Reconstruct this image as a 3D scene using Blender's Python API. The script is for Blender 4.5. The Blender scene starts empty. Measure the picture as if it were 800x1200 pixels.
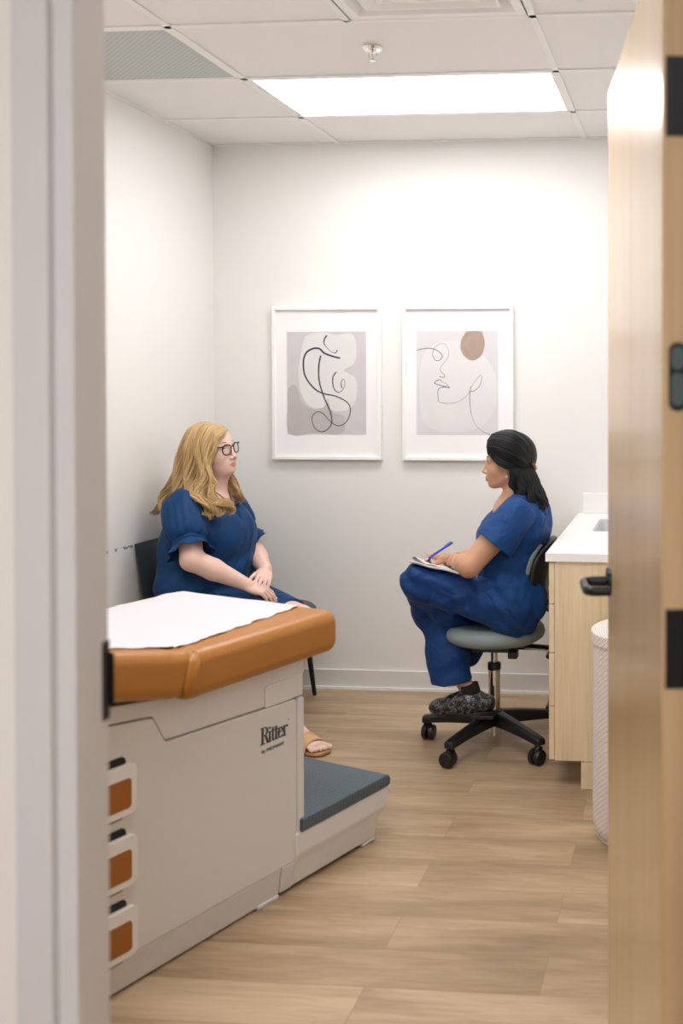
EXPO=1.42; HALL_S=10.0; DOF_A=.015
import bpy, math, random
import numpy as np
from mathutils import Vector, Matrix
random.seed(7)
SC = bpy.context.scene
COL = SC.collection
PI = math.pi
R = math.radians

# ------------------------------------------------------------------ helpers
def lin(c):
    return tuple(((v/255.0)/12.92 if v/255.0 <= 0.04045 else ((v/255.0+0.055)/1.055)**2.4) for v in c)

class MB:
    """collects shapes; build() links them as ONE mesh object"""
    def __init__(s): s.v = []; s.f = []; s.m = []
    def add(s, vs, fs, mi=0):
        o = len(s.v); s.v += [tuple(v) for v in vs]
        s.f += [tuple(i+o for i in f) for f in fs]; s.m += [mi]*len(fs); return s
    def box(s, a, b, mi=0):
        x0, x1 = sorted((a[0], b[0])); y0, y1 = sorted((a[1], b[1])); z0, z1 = sorted((a[2], b[2]))
        return s.add([(x0,y0,z0),(x1,y0,z0),(x1,y1,z0),(x0,y1,z0),(x0,y0,z1),(x1,y0,z1),(x1,y1,z1),(x0,y1,z1)],
              [(0,3,2,1),(4,5,6,7),(0,1,5,4),(1,2,6,5),(2,3,7,6),(3,0,4,7)], mi)
    def prism(s, poly, lo, hi, fn, mi=0):
        """poly in (u,v); fn(u,v,w) -> xyz ; extruded w from lo to hi"""
        n = len(poly)
        vs = [fn(u, v, lo) for u, v in poly]+[fn(u, v, hi) for u, v in poly]
        fs = [tuple(range(n))[::-1], tuple(range(n, 2*n))]
        fs += [(i, (i+1) % n, n+(i+1) % n, n+i) for i in range(n)]
        return s.add(vs, fs, mi)
    def tube(s, pts, rad, seg=10, mi=0, cap=True, up=None, flat=1.0):
        pts = [Vector(p) for p in pts]; n = len(pts)
        if not hasattr(rad, '__len__'): rad = [rad]*n
        vs = []; fs = []
        t0 = (pts[1]-pts[0]).normalized()
        u = Vector(up) if up else (Vector((0,0,1)) if abs(t0.z) < .9 else Vector((1,0,0)))
        for i, p in enumerate(pts):
            t = (pts[min(i+1, n-1)]-pts[max(i-1, 0)])
            t = t.normalized() if t.length > 1e-9 else t0
            u = (u - t*u.dot(t)); u = u.normalized() if u.length > 1e-6 else t.orthogonal().normalized()
            w = t.cross(u)
            for k in range(seg):
                a = 2*PI*k/seg
                vs.append(p + (u*math.cos(a)*flat + w*math.sin(a))*rad[i])
        for i in range(n-1):
            for k in range(seg):
                k2 = (k+1) % seg
                fs.append((i*seg+k, i*seg+k2, (i+1)*seg+k2, (i+1)*seg+k))
        if cap:
            fs.append(tuple(range(seg))[::-1]); fs.append(tuple((n-1)*seg+k for k in range(seg)))
        return s.add(vs, fs, mi)
    def lathe(s, prof, c=(0,0,0), seg=32, mi=0, ax='z', sx=1.0, sy=1.0):
        vs = []; fs = []; n = len(prof)
        for r, z in prof:
            for k in range(seg):
                a = 2*PI*k/seg; x, y = r*math.cos(a)*sx, r*math.sin(a)*sy
                q = (x, y, z) if ax == 'z' else ((z, x, y) if ax == 'x' else (y, z, x))
                vs.append((c[0]+q[0], c[1]+q[1], c[2]+q[2]))
        for i in range(n-1):
            for k in range(seg):
                k2 = (k+1) % seg
                fs.append((i*seg+k, i*seg+k2, (i+1)*seg+k2, (i+1)*seg+k))
        fs.append(tuple(range(seg))[::-1]); fs.append(tuple((n-1)*seg+k for k in range(seg)))
        return s.add(vs, fs, mi)
    def build(s, name, mats, parent=None, smooth=False, bevel=0, bseg=3, loc=None, rotz=None, auto=None, sub=0):
        me = bpy.data.meshes.new(name); me.from_pydata(s.v, [], s.f)
        if not isinstance(mats, (list, tuple)): mats = [mats]
        for m in mats: me.materials.append(m)
        me.polygons.foreach_set('material_index', s.m)
        if smooth or auto is not None: me.polygons.foreach_set('use_smooth', [True]*len(s.f))
        me.update()
        if auto is not None: me.set_sharp_from_angle(angle=R(auto))
        o = bpy.data.objects.new(name, me); COL.objects.link(o)
        if parent: o.parent = parent
        if loc: o.location = loc
        if rotz is not None: o.rotation_euler.z = rotz
        if bevel:
            b = o.modifiers.new('bevel', 'BEVEL'); b.width = bevel; b.segments = bseg; b.limit_method = 'ANGLE'; b.angle_limit = R(35)
            b.harden_normals = False
            me.polygons.foreach_set('use_smooth', [True]*len(s.f)); me.update()
            w = o.modifiers.new('wn', 'WEIGHTED_NORMAL'); w.keep_sharp = False; w.weight = 100
        if sub:
            b = o.modifiers.new('sub', 'SUBSURF'); b.levels = sub; b.render_levels = sub
        return o

def tag(o, label=None, cat=None, group=None, kind=None):
    if label: o['label'] = label
    if cat: o['category'] = cat
    if group: o['group'] = group
    if kind: o['kind'] = kind
    return o
def empty(name, loc=(0,0,0), rz=0.0):
    o = bpy.data.objects.new(name, None); COL.objects.link(o); o.location = loc; o.rotation_euler.z = rz
    o.empty_display_size = .1; return o
def rrect(w, h, r, n=5, cx=0, cy=0):
    out = []
    for qx, qy, a0 in ((1,1,0),(-1,1,90),(-1,-1,180),(1,-1,270)):
        for i in range(n+1):
            a = R(a0+90*i/n); out.append((cx+qx*(w/2-r)+r*math.cos(a), cy+qy*(h/2-r)+r*math.sin(a)))
    return out
XY = lambda u, v, w: (u, v, w)

# ------------------------------------------------------------------ materials
def mat(name, col, rough=.5, metal=0, coat=0, bump=0, bscale=200, spec=.5, sheen=0, var=0, vscale=3, emit=None, estr=0, trans=0, sss=0, coatr=.05, bdist=.001, stretch=None):
    m = bpy.data.materials.new(name); m.use_nodes = True
    nt = m.node_tree; b = nt.nodes['Principled BSDF']; N = nt.nodes; L = nt.links
    c = lin(col)+(1,)
    b.inputs['Base Color'].default_value = c; b.inputs['Roughness'].default_value = rough
    b.inputs['Metallic'].default_value = metal; b.inputs['Coat Weight'].default_value = coat
    b.inputs['Coat Roughness'].default_value = coatr
    b.inputs['Specular IOR Level'].default_value = spec
    if sheen: b.inputs['Sheen Weight'].default_value = sheen; b.inputs['Sheen Roughness'].default_value = .4
    if trans: b.inputs['Transmission Weight'].default_value = trans
    if sss:
        b.inputs['Subsurface Weight'].default_value = sss; b.inputs['Subsurface Radius'].default_value = (1,.35,.2)
        b.inputs['Subsurface Scale'].default_value = .008
    if emit: b.inputs['Emission Color'].default_value = lin(emit)+(1,); b.inputs['Emission Strength'].default_value = estr
    if bump or var:
        tc = N.new('ShaderNodeTexCoord'); mp = N.new('ShaderNodeMapping'); L.new(tc.outputs['Object'], mp.inputs[0])
        if stretch: mp.inputs['Scale'].default_value = stretch
    if bump:
        n = N.new('ShaderNodeTexNoise'); n.inputs['Scale'].default_value = bscale; n.inputs['Detail'].default_value = 3
        L.new(mp.outputs[0], n.inputs['Vector'])
        bp = N.new('ShaderNodeBump'); bp.inputs['Strength'].default_value = bump; bp.inputs['Distance'].default_value = bdist
        L.new(n.outputs[0], bp.inputs['Height']); L.new(bp.outputs[0], b.inputs['Normal'])
    if var:
        n = N.new('ShaderNodeTexNoise'); n.inputs['Scale'].default_value = vscale; n.inputs['Detail'].default_value = 4
        L.new(mp.outputs[0], n.inputs['Vector'])
        r = N.new('ShaderNodeValToRGB'); r.color_ramp.elements[0].position = .3; r.color_ramp.elements[1].position = .7
        r.color_ramp.elements[0].color = tuple(x*(1-var) for x in c[:3])+(1,)
        r.color_ramp.elements[1].color = tuple(min(1, x*(1+var)) for x in c[:3])+(1,)
        L.new(n.outputs[0], r.inputs[0]); L.new(r.outputs[0], b.inputs['Base Color'])
    return m

def wood(name, base, dark, light, axis='z', rough=.45, coat=0, gs=1.0, coatr=.05, amt=1.0):
    m = mat(name, base, rough, coat=coat, coatr=coatr); nt = m.node_tree; N = nt.nodes; L = nt.links; b = N['Principled BSDF']
    tc = N.new('ShaderNodeTexCoord'); mp = N.new('ShaderNodeMapping'); L.new(tc.outputs['Object'], mp.inputs[0])
    mp.inputs['Scale'].default_value = {'z': (1,1,.04), 'x': (.05,1,1), 'y': (1,.05,1)}[axis]
    n = N.new('ShaderNodeTexNoise'); n.inputs['Scale'].default_value = 90*gs; n.inputs['Detail'].default_value = 5; n.inputs['Roughness'].default_value = .6
    L.new(mp.outputs[0], n.inputs['Vector'])
    n2 = N.new('ShaderNodeTexNoise'); n2.inputs['Scale'].default_value = 9*gs; n2.inputs['Detail'].default_value = 3
    L.new(mp.outputs[0], n2.inputs['Vector'])
    mx = N.new('ShaderNodeMath'); mx.operation = 'MULTIPLY_ADD'; mx.inputs[1].default_value = .5; mx.inputs[2].default_value = 0
    L.new(n.outputs[0], mx.inputs[0])
    ad = N.new('ShaderNodeMath'); ad.operation = 'MULTIPLY_ADD'; ad.inputs[1].default_value = .5
    L.new(n2.outputs[0], ad.inputs[0]); L.new(mx.outputs[0], ad.inputs[2])
    r = N.new('ShaderNodeValToRGB'); e = r.color_ramp.elements
    e[0].position = .5-.16/amt; e[0].color = lin(dark)+(1,); e[1].position = .5+.16/amt; e[1].color = lin(light)+(1,)
    x = e.new(.5); x.color = lin(base)+(1,)
    L.new(ad.outputs[0], r.inputs[0]); L.new(r.outputs[0], b.inputs['Base Color'])
    return m

def floor_mat():
    m = mat('floor_planks', (176,148,112), .42); nt = m.node_tree; N = nt.nodes; L = nt.links; b = N['Principled BSDF']
    tc = N.new('ShaderNodeTexCoord')
    mp = N.new('ShaderNodeMapping'); L.new(tc.outputs['Object'], mp.inputs[0])
    mp.inputs['Location'].default_value = (.37, .06, 0)
    def brick(c1, c2, mo, ms):
        k = N.new('ShaderNodeTexBrick'); k.offset = .37; k.offset_frequency = 2
        k.inputs['Scale'].default_value = 1; k.inputs['Brick Width'].default_value = 1.22; k.inputs['Row Height'].default_value = .178
        k.inputs['Mortar Size'].default_value = ms; k.inputs['Mortar Smooth'].default_value = .2; k.inputs['Bias'].default_value = 0
        k.inputs['Color1'].default_value = c1; k.inputs['Color2'].default_value = c2; k.inputs['Mortar'].default_value = mo
        L.new(mp.outputs[0], k.inputs['Vector']); return k
    k = brick((0,0,0,1), (1,1,1,1), (.5,.5,.5,1), .0008)
    sep = N.new('ShaderNodeSeparateColor'); L.new(k.outputs['Color'], sep.inputs[0])
    # plank id shifts the grain
    cmb = N.new('ShaderNodeCombineXYZ')
    mu = N.new('ShaderNodeMath'); mu.operation = 'MULTIPLY'; mu.inputs[1].default_value = 37.0; L.new(sep.outputs[0], mu.inputs[0])
    L.new(mu.outputs[0], cmb.inputs[0]); L.new(mu.outputs[0], cmb.inputs[2])
    va = N.new('ShaderNodeVectorMath'); va.operation = 'ADD'; L.new(tc.outputs['Object'], va.inputs[0]); L.new(cmb.outputs[0], va.inputs[1])
    m2 = N.new('ShaderNodeMapping'); m2.inputs['Scale'].default_value = (.10, 1, 1); L.new(va.outputs[0], m2.inputs[0])
    n = N.new('ShaderNodeTexNoise'); n.inputs['Scale'].default_value = 60; n.inputs['Detail'].default_value = 6; n.inputs['Roughness'].default_value = .65
    n.inputs['Distortion'].default_value = .6; L.new(m2.outputs[0], n.inputs['Vector'])
    m3 = N.new('ShaderNodeMapping'); m3.inputs['Scale'].default_value = (.16, 1, 1); L.new(va.outputs[0], m3.inputs[0])
    n2 = N.new('ShaderNodeTexNoise'); n2.inputs['Scale'].default_value = 5; n2.inputs['Detail'].default_value = 5; n2.inputs['Distortion'].default_value = 1.2
    L.new(m3.outputs[0], n2.inputs['Vector'])
    a = N.new('ShaderNodeMath'); a.operation = 'MULTIPLY_ADD'; a.inputs[1].default_value = .38; L.new(n.outputs[0], a.inputs[0])
    a2 = N.new('ShaderNodeMath'); a2.operation = 'MULTIPLY'; a2.inputs[1].default_value = .62; L.new(n2.outputs[0], a2.inputs[0]); L.new(a2.outputs[0], a.inputs[2])
    a3 = N.new('ShaderNodeMath'); a3.operation = 'MULTIPLY_ADD'; a3.inputs[1].default_value = .12; a3.inputs[2].default_value = -.06; L.new(sep.outputs[0], a3.inputs[0])
    a4 = N.new('ShaderNodeMath'); a4.operation = 'ADD'; L.new(a.outputs[0], a4.inputs[0]); L.new(a3.outputs[0], a4.inputs[1])
    r = N.new('ShaderNodeValToRGB'); e = r.color_ramp.elements
    e[0].position = .28; e[0].color = lin(FLOOR_D)+(1,); e[1].position = .72; e[1].color = lin(FLOOR_L)+(1,)
    x = e.new(.5); x.color = lin(FLOOR_M)+(1,)
    L.new(a4.outputs[0], r.inputs[0])
    mxn = N.new('ShaderNodeMix'); mxn.data_type = 'RGBA'; mxn.inputs['B'].default_value = lin((112,86,60))+(1,)
    fm = N.new('ShaderNodeMath'); fm.operation = 'MULTIPLY'; fm.inputs[1].default_value = .6; L.new(k.outputs['Fac'], fm.inputs[0])
    L.new(fm.outputs[0], mxn.inputs['Factor']); L.new(r.outputs[0], mxn.inputs['A']); L.new(mxn.outputs['Result'], b.inputs['Base Color'])
    bp = N.new('ShaderNodeBump'); bp.inputs['Strength'].default_value = .12; bp.inputs['Distance'].default_value = .002
    L.new(a4.outputs[0], bp.inputs['Height']); L.new(bp.outputs[0], b.inputs['Normal'])
    return m
FLOOR_D, FLOOR_M, FLOOR_L = (132,108,82), (172,147,116), (202,178,147)

M = {}
M['wall'] = mat('wall_paint', (237,235,232), .6, bump=.15, bscale=350, bdist=.0006)
M['ceil'] = mat('ceiling_tile', (243,240,238), .9, bump=.5, bscale=260, bdist=.001)
M['grid'] = mat('ceiling_grid_metal', (246,244,242), .5)
M['base'] = mat('baseboard_paint', (226,224,220), .4)
M['basew'] = mat('baseboard_shoe', (245,243,240), .4)
M['frame'] = mat('door_frame_enamel', (216,215,219), .45, bump=.05, bscale=300)
M['black'] = mat('black_metal', (22,23,26), .35, metal=.4)
M['blackp'] = mat('black_plastic', (20,21,24), .38)
M['chrome'] = mat('chrome', (225,225,222), .12, metal=1)
M['door'] = wood('door_veneer', (194,162,112), (176,142,92), (206,178,130), 'z', .4, coat=.75, gs=.55, coatr=.2, amt=.8)
M['dooredge'] = wood('door_edge_wood', (200,168,128), (180,146,106), (214,184,146), 'z', .5, gs=.6, amt=.8)
M['maple'] = wood('maple_laminate', (224,202,166), (206,180,140), (234,215,184), 'z', .42, gs=1.3, amt=.9)
M['counter'] = mat('white_solid_surface', (244,241,240), .25)
M['sinkm'] = mat('sink_white', (225,225,226), .2)
M['pframe'] = mat('picture_frame_white', (248,247,246), .35)
M['matb'] = mat('mat_board', (246,244,245), .8)
M['tablebody'] = mat('table_enamel', (219,216,214), .42, bump=.06, bscale=500)
M['plate'] = mat('drawer_front_plastic', (232,229,225), .4)
M['vinyl'] = mat('caramel_vinyl', (168,108,30), .36, bump=.12, bscale=420, coat=.12, coatr=.3)
M['insert'] = mat('caramel_insert', (158,92,22), .45)
M['paper'] = mat('exam_paper', (212,208,213), .85, bump=.25, bscale=30, bdist=.003)
M['tread'] = mat('slate_tread', (78,92,101), .55)
M['slot'] = mat('dark_recess', (14,15,17), .7)
M['stoolv'] = mat('grey_vinyl', (132,144,146), .42, bump=.06, bscale=400)
M['guest'] = mat('charcoal_vinyl', (54,67,71), .4, bump=.1, bscale=500)
M['ink'] = mat('line_ink', (30,42,50), .6)
M['letter'] = mat('dark_lettering', (52,54,62), .5)

# ------------------------------------------------------------------ the room
XL, XR, YB, YF0, YF1, HC = -2.40, .12, 5.16, 1.44, 1.59, 2.743
HX0, HX1, HY0 = -2.9, 2.3, -1.7
tag(MB().box((HX0-.1, HY0-.1, -.1), (HX1+.1, YB+.1, 0)).build('floor', floor_mat()), 'warm oak plank floor', None, None, 'structure')
# left wall, scuffed by chairs
mw = M['wall'].copy(); mw.name = 'wall_paint_scuffed'
nt = mw.node_tree; N = nt.nodes; L = nt.links; b = N['Principled BSDF']
tc = N.new('ShaderNodeTexCoord'); sp = N.new('ShaderNodeSeparateXYZ'); L.new(tc.outputs['Object'], sp.inputs[0])
def mth(op, a, bb=None, c=None):
    n = N.new('ShaderNodeMath'); n.operation = op
    for i, q in enumerate((a, bb, c)):
        if q is None: continue
        if isinstance(q, (int, float)): n.inputs[i].default_value = q
        else: L.new(q, n.inputs[i])
    return n.outputs[0]
z0 = mth('MULTIPLY_ADD', sp.outputs[1], -.03, .965)
dz = mth('ABSOLUTE', mth('SUBTRACT', sp.outputs[2], z0))
inz = mth('LESS_THAN', dz, .0065)
iny = mth('LESS_THAN', mth('ABSOLUTE', mth('SUBTRACT', sp.outputs[1], 4.24)), .13)
nn = N.new('ShaderNodeTexNoise'); nn.inputs['Scale'].default_value = 14; L.new(tc.outputs['Object'], nn.inputs['Vector'])
sc = mth('MULTIPLY', mth('MULTIPLY', inz, iny), mth('MULTIPLY', mth('GREATER_THAN', nn.outputs[0], .42), .75))
mx = N.new('ShaderNodeMix'); mx.data_type = 'RGBA'; L.new(sc, mx.inputs['Factor'])
mx.inputs['A'].default_value = b.inputs['Base Color'].default_value; mx.inputs['B'].default_value = lin((96,100,106))+(1,)
L.new(mx.outputs['Result'], b.inputs['Base Color'])

def struct(name, mb, m, **k): return tag(mb.build(name, m, **k), None, None, None, 'structure')
struct('wall_left', MB().box((XL-.1, YF1, 0), (XL, YB+.1, HC+.1)), mw)
struct('wall_back', MB().box((XL, YB, 0), (XR, YB+.1, HC+.1)), M['wall'])
struct('wall_right', MB().box((XR, YF1, 0), (XR+.1, YB+.1, HC+.1)), M['wall'])
# wall with the doorway the camera looks through
OX0, OX1, OH = -.916, .038, 2.245
struct('wall_front', MB().box((HX0-.1, YF0+.003, 0), (OX0-.045, YF1-.003, HC+.1)).box((OX1+.05, YF0+.003, 0), (HX1+.1, YF1-.003, HC+.1)).box((OX0-.045, YF0+.003, OH+.05), (OX1+.05, YF1-.003, HC+.1)), M['wall'])
# corridor around the camera
struct('wall_corridor_left', MB().box((HX0-.1, HY0-.1, 0), (HX0, YF0, HC+.1)), M['wall'])
struct('wall_corridor_right', MB().box((HX1, HY0-.1, 0), (HX1+.1, YF0, HC+.1)), M['wall'])
struct('wall_corridor_back', MB().box((HX0, HY0-.1, 0), (HX1, HY0, HC+.1)), M['wall'])

# baseboards
def bboard(name, a, b_):
    m = MB().box(a, b_, 0); return struct(name, m, [M['base']], bevel=.003, bseg=2)
bboard('baseboard_back', (XL, YB-.012, .012), (XR, YB, .098))
struct('trim_3', MB().box((XL+.012, YB-.022, 0), (XR, YB, .014)).box((XL, YF1, 0), (XL+.022, YB, .014)), M['basew'])
bboard('baseboard_left', (XL, YF1, .012), (XL+.012, YB-.012, .098))

# ceiling with openings for the lay-in fixtures
LX0, LX1, LY0, LY1 = -1.745, -.505, 4.03, 4.64
VX0, VX1, VY0, VY1 = XL, -1.745, 3.42, 4.03
DX0, DX1, DY0, DY1 = -1.125, -.505, 2.81, 3.42
ZT = HC+.006
cl = MB()
holes = [(LX0, LX1, LY0, LY1), (LX0, LX1, 2.20, 2.81), (VX0, VX1, VY0, VY1), (DX0, DX1, DY0, DY1)]
xs = sorted({XL, LX0, DX0, LX1, XR}); ys = sorted({YF1, 2.20, DY0, VY0, LY0, LY1, YB})
for i in range(len(xs)-1):
    for j in range(len(ys)-1):
        cx, cy = (xs[i]+xs[i+1])/2, (ys[j]+ys[j+1])/2
        if any(h[0] < cx < h[1] and h[2] < cy < h[3] for h in holes): continue
        cl.box((xs[i], ys[j], ZT), (xs[i+1], ys[j+1], ZT+.02))
cl.box((XL-.1, YF1, ZT+.12), (XR+.1, YB+.1, ZT+.15))
struct('ceiling', cl, M['ceil'])
gr = MB(); gw = .012
for x in (-1.745, -.505): gr.box((x-gw, YF1, HC), (x+gw, YB, HC+.005))
for y in (2.20, 2.81, 3.42, 4.03, 4.64): gr.box((XL, y-gw, HC), (XR, y+gw, HC+.0052))
gr.box((DX0-gw, 2.82, HC), (DX0+gw, 3.42, HC+.0048))
gr.box((XL, YF1, HC-.001), (XL+.02, YB, HC+.005)).box((XR-.02, YF1, HC-.001), (XR, YB, HC+.005)).box((XL, YB-.02, HC-.001), (XR, YB, HC+.005))
struct('trim_1', gr, M['grid'])
M['gap'] = mat('ceiling_reveal', (120,116,112), .8)

# lay-in light
def troffer(x0, x1, y0, y1, label, group=None, s=9.0):
    r = tag(empty('ceiling_light', ((x0+x1)/2, (y0+y1)/2, HC)), label, 'light', group)
    w, d = (x1-x0)/2-.013, (y1-y0)/2-.013; f = .012
    MB().box((-w,-d,.001),(w,-d+f,.05)).box((-w,d-f,.001),(w,d,.05)).box((-w,-d+f,.001),(-w+f,d-f,.05)).box((w-f,-d+f,.001),(w,d-f,.05)).box((-w,-d,.05),(w,d,.055)).build('frame', M['grid'], r)
    e = mat('lit_diffuser', (255,255,255), .5, emit=(253,252,252), estr=s)
    MB().box((-w+f,-d+f,.004),(w-f,d-f,.008)).build('diffuser', e, r)
    return r
LIGHT_S = 4.3
troffer(LX0, LX1, LY0, LY1, 'bright rectangular lay-in ceiling light above the two women', s=LIGHT_S)
troffer(LX0, LX1, 2.20, 2.81, 'added unseen ceiling panel near the doorway, brightening the front of the room', s=LIGHT_S*1.15)  # added panel out of view, lifts the exam table and front floor

# perforated return vent
v = tag(empty('return_vent', ((VX0+VX1)/2, (VY0+VY1)/2, HC)), 'grey perforated return air grille in the ceiling beside the left wall', 'vent')
w, d = (VX1-VX0)/2, (VY1-VY0)/2
MB().box((-w+.02,-d+.014,.001),(w-.014,-d+.026,.05)).box((-w+.02,d-.026,.001),(w-.014,d-.014,.05)).box((-w+.02,-d+.026,.001),(-w+.032,d-.026,.05)).box((w-.026,-d+.026,.001),(w-.014,d-.026,.05)).box((-w+.02,-d+.014,.05),(w-.014,d-.014,.06)).build('frame', M['grid'], v)
mp_ = mat('perforated_metal', (176,180,176), .5); nt = mp_.node_tree; N = nt.nodes; L = nt.links; b = N['Principled BSDF']
tc = N.new('ShaderNodeTexCoord'); vo = N.new('ShaderNodeTexVoronoi'); vo.inputs['Scale'].default_value = 62; vo.inputs['Randomness'].default_value = 0
mpn = N.new('ShaderNodeMapping'); mpn.inputs['Rotation'].default_value = (0,0,R(45)); L.new(tc.outputs['Object'], mpn.inputs[0]); L.new(mpn.outputs[0], vo.inputs['Vector'])
vr = N.new('ShaderNodeValToRGB'); vr.color_ramp.elements[0].position = .26; vr.color_ramp.elements[1].position = .5
vr.color_ramp.elements[0].color = lin((166,170,167))+(1,); vr.color_ramp.elements[1].color = lin((196,200,196))+(1,)
L.new(vo.outputs['Distance'], vr.inputs[0]); L.new(vr.outputs[0], b.inputs['Base Color'])
MB().box((-w+.032,-d+.026,.004),(w-.026,d-.026,.006)).build('perforated_panel', mp_, v)

# supply diffuser of nested square cones
v = tag(empty('supply_diffuser', ((DX0+DX1)/2, (DY0+DY1)/2, HC)), 'white square supply air diffuser with nested louvres at the top of the photo', 'vent')
w = .292
def sqring(mb, r0, r1, z0, z1, t=.002):
    for (a, za, bq, zb) in ((r0, z0, r1, z1),):
        o = [(-a,-a,za),(a,-a,za),(a,a,za),(-a,a,za),(-bq,-bq,zb),(bq,-bq,zb),(bq,bq,zb),(-bq,bq,zb)]
        top = [(x, y, z+t) for x, y, z in o]
        mb.add(o+top, [(0,1,5,4),(1,2,6,5),(2,3,7,6),(3,0,4,7),(8,12,13,9),(9,13,14,10),(10,14,15,11),(11,15,12,8),(0,8,9,1),(1,9,10,2),(2,10,11,3),(3,11,8,0),(4,5,13,12),(5,6,14,13),(6,7,15,14),(7,4,12,15)])
mb = MB(); sqring(mb, .292, .262, .0015, .0025); sqring(mb, .262, .225, .003, .045); mb.box((-.29,-.29,.05),(.29,.29,.06))
mb.build('frame', M['grid'], v)
for a in (.212, .152, .092):
    mb = MB(); sqring(mb, a, a-.045, .004, .034); sqring(mb, a+.008, a, .004, .004); mb.build('louvre', M['grid'], v)
MB().box((-.036,-.036,.004),(.036,.036,.008)).build('centre_plate', M['grid'], v)

# sprinkler head
v = tag(empty('fire_sprinkler', (-1.122, 3.69, HC)), 'small chrome fire sprinkler head on the ceiling in front of the light', 'sprinkler')
MB().lathe([(.004,.006),(.034,.006),(.036,-.001),(.030,-.009),(.016,-.011),(.012,-.016)], seg=28).build('escutcheon', M['chrome'], v, auto=40)
mb = MB(); mb.tube([(-.011,0,-.014),(-.014,0,-.03),(-.003,0,-.044)], .0022, 6); mb.tube([(.011,0,-.014),(.014,0,-.03),(.003,0,-.044)], .0022, 6)
mb.lathe([(.005,-.012),(.003,-.042)], seg=8); mb.build('yoke', M['chrome'], v)
mb = MB(); star = []
for k in range(24): rr = .016 if k % 2 else .009; star.append((rr*math.cos(2*PI*k/24), rr*math.sin(2*PI*k/24)))
mb.prism(star, -.047, -.044, XY); mb.build('deflector', M['chrome'], v)

# ------------------------------------------------------------------ doorway: frame, door
fr = MB()
prof = [(-.055,0),(0,0),(0,.017),(.027,.020),(.027,.106),(0,.106),(0,.150),(-.055,.150)]
def jamb(mb, x, sgn):
    mb.prism([(x+sgn*u, YF0+w_) for u, w_ in (prof if sgn > 0 else prof[::-1])], 0, OH+.05, XY)
jamb(fr, OX0, 1)
hp = [(0,0),(0,.055),(.15,.055),(.15,0),(.106,0),(.106,-.027),(.020,-.027),(.017,0)]
t1 = struct('trim_2', fr, M['frame'], bevel=.002, bseg=2)
fr = MB(); fr.prism([(OX1, YF0), (OX1+.055, YF0), (OX1+.055, YF0+.15), (OX1, YF0+.15), (OX1, YF0+.106), (OX1-.027, YF0+.106), (OX1-.027, YF0+.02), (OX1, YF0+.017)], 0, OH+.05, XY)
struct('trim_4', fr, M['frame'], bevel=.002, bseg=2)
fr = MB(); fr.prism([(YF0+u, OH+w_) for u, w_ in hp], OX0+.028, OX1-.028, lambda u, v_, w_: (w_, u, v_))
struct('trim_5', fr, M['frame'])
mb = MB(); mb.box((OX0+.0255, YF0+.088, 1.03), (OX0+.0285, YF0+.1075, 1.152)).box((OX0+.026, YF0+.1062, 1.05), (OX0+.0345, YF0+.110, 1.132))
mb.build('strike_plate', M['black'], t1, bevel=.001)

DA = -R(9.4)                # the leaf swings ten degrees short of parallel with the side walls
HPX, HPY = -.0385, 1.583    # left face, hinge side
fx, fy = -math.sin(R(9.4)), math.cos(R(9.4))
door = empty('door_1', (HPX, HPY, 0), R(9.4)); tag(door, 'open glossy wooden door leaf at the right', None, None, 'structure')
# local y along leaf away from hinge, local +x = thickness
DL, DT, DH = .915, .045, 2.23
m_ = MB().box((0.0006, .0006, .012), (DT, DL, DH)); m_.build('door_leaf', M['door'], door, bevel=.0015, bseg=2)
MB().box((.0014, -.0004, .013), (DT-.0014, .0015, DH-.001)).build('edge_band', M['dooredge'], door)
for z in (1.978, 1.146, .31):
    h = MB().box((.006, -.0025, z-.060), (.043, .001, z+.060))
    for k in range(5): h.lathe([(.0065, -.0235+.0), (.0065, .0225)], (.0515, -.006, z-.048+.024*k), seg=12)
    h.build('hinge', M['black'], door, auto=40)
mb = MB(); mb.prism(rrect(.028, .104, .013, 6, .0245, 1.557), -.002, .001, lambda u, v_, w_: (u, w_, v_))
ep = mb.build('wire_transfer_plate', mat('transfer_gunmetal', (30,40,42), .35, metal=.6), door, bevel=.0008)
mb = MB(); mb.prism(rrect(.020, .034, .009, 6, .0245, 1.585), -.0032, -.001, lambda u, v_, w_: (u, w_, v_)); mb.prism(rrect(.020, .05, .009, 6, .0245, 1.538), -.0032, -.001, lambda u, v_, w_: (u, w_, v_))
mb.build('screw_cover', mat('brushed_grey', (96,110,110), .3, metal=.9), ep)
def lever(side):
    sx = -1 if side < 0 else 1; x0 = .0006 if side < 0 else DT
    h = MB(); yb, zb = DL-.066, 1.088
    h.lathe([(.012, x0), (.033, x0), (.033, x0+sx*.006), (.029, x0+sx*.010), (.013, x0+sx*.012)] if sx > 0 else [(.012, x0), (.033, x0), (.033, x0-.006), (.029, x0-.010), (.013, x0-.012)], (0, yb, zb), seg=28, ax='x')
    p = [(x0+sx*.006, yb, zb), (x0+sx*.045, yb, zb)]
    for k in range(1, 7):
        a = PI/2*k/6; p.append((x0+sx*(.045+.018*math.sin(a)), yb-.018*(1-math.cos(a)), zb))
    p.append((x0+sx*.063, yb-.095, zb))
    for k in range(1, 7):
        a = PI/2*k/6; p.append((x0+sx*(.063-.022*(1-math.cos(a))), yb-.095-.022*math.sin(a), zb))
    p.append((x0+sx*.012, yb-.117, zb))
    h.tube(p, [.0105]*2+[.0095]*(len(p)-2), 12, flat=1.15)
    h.build('door_handle', M['black'], door, auto=50)
lever(-1); lever(1)

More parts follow.
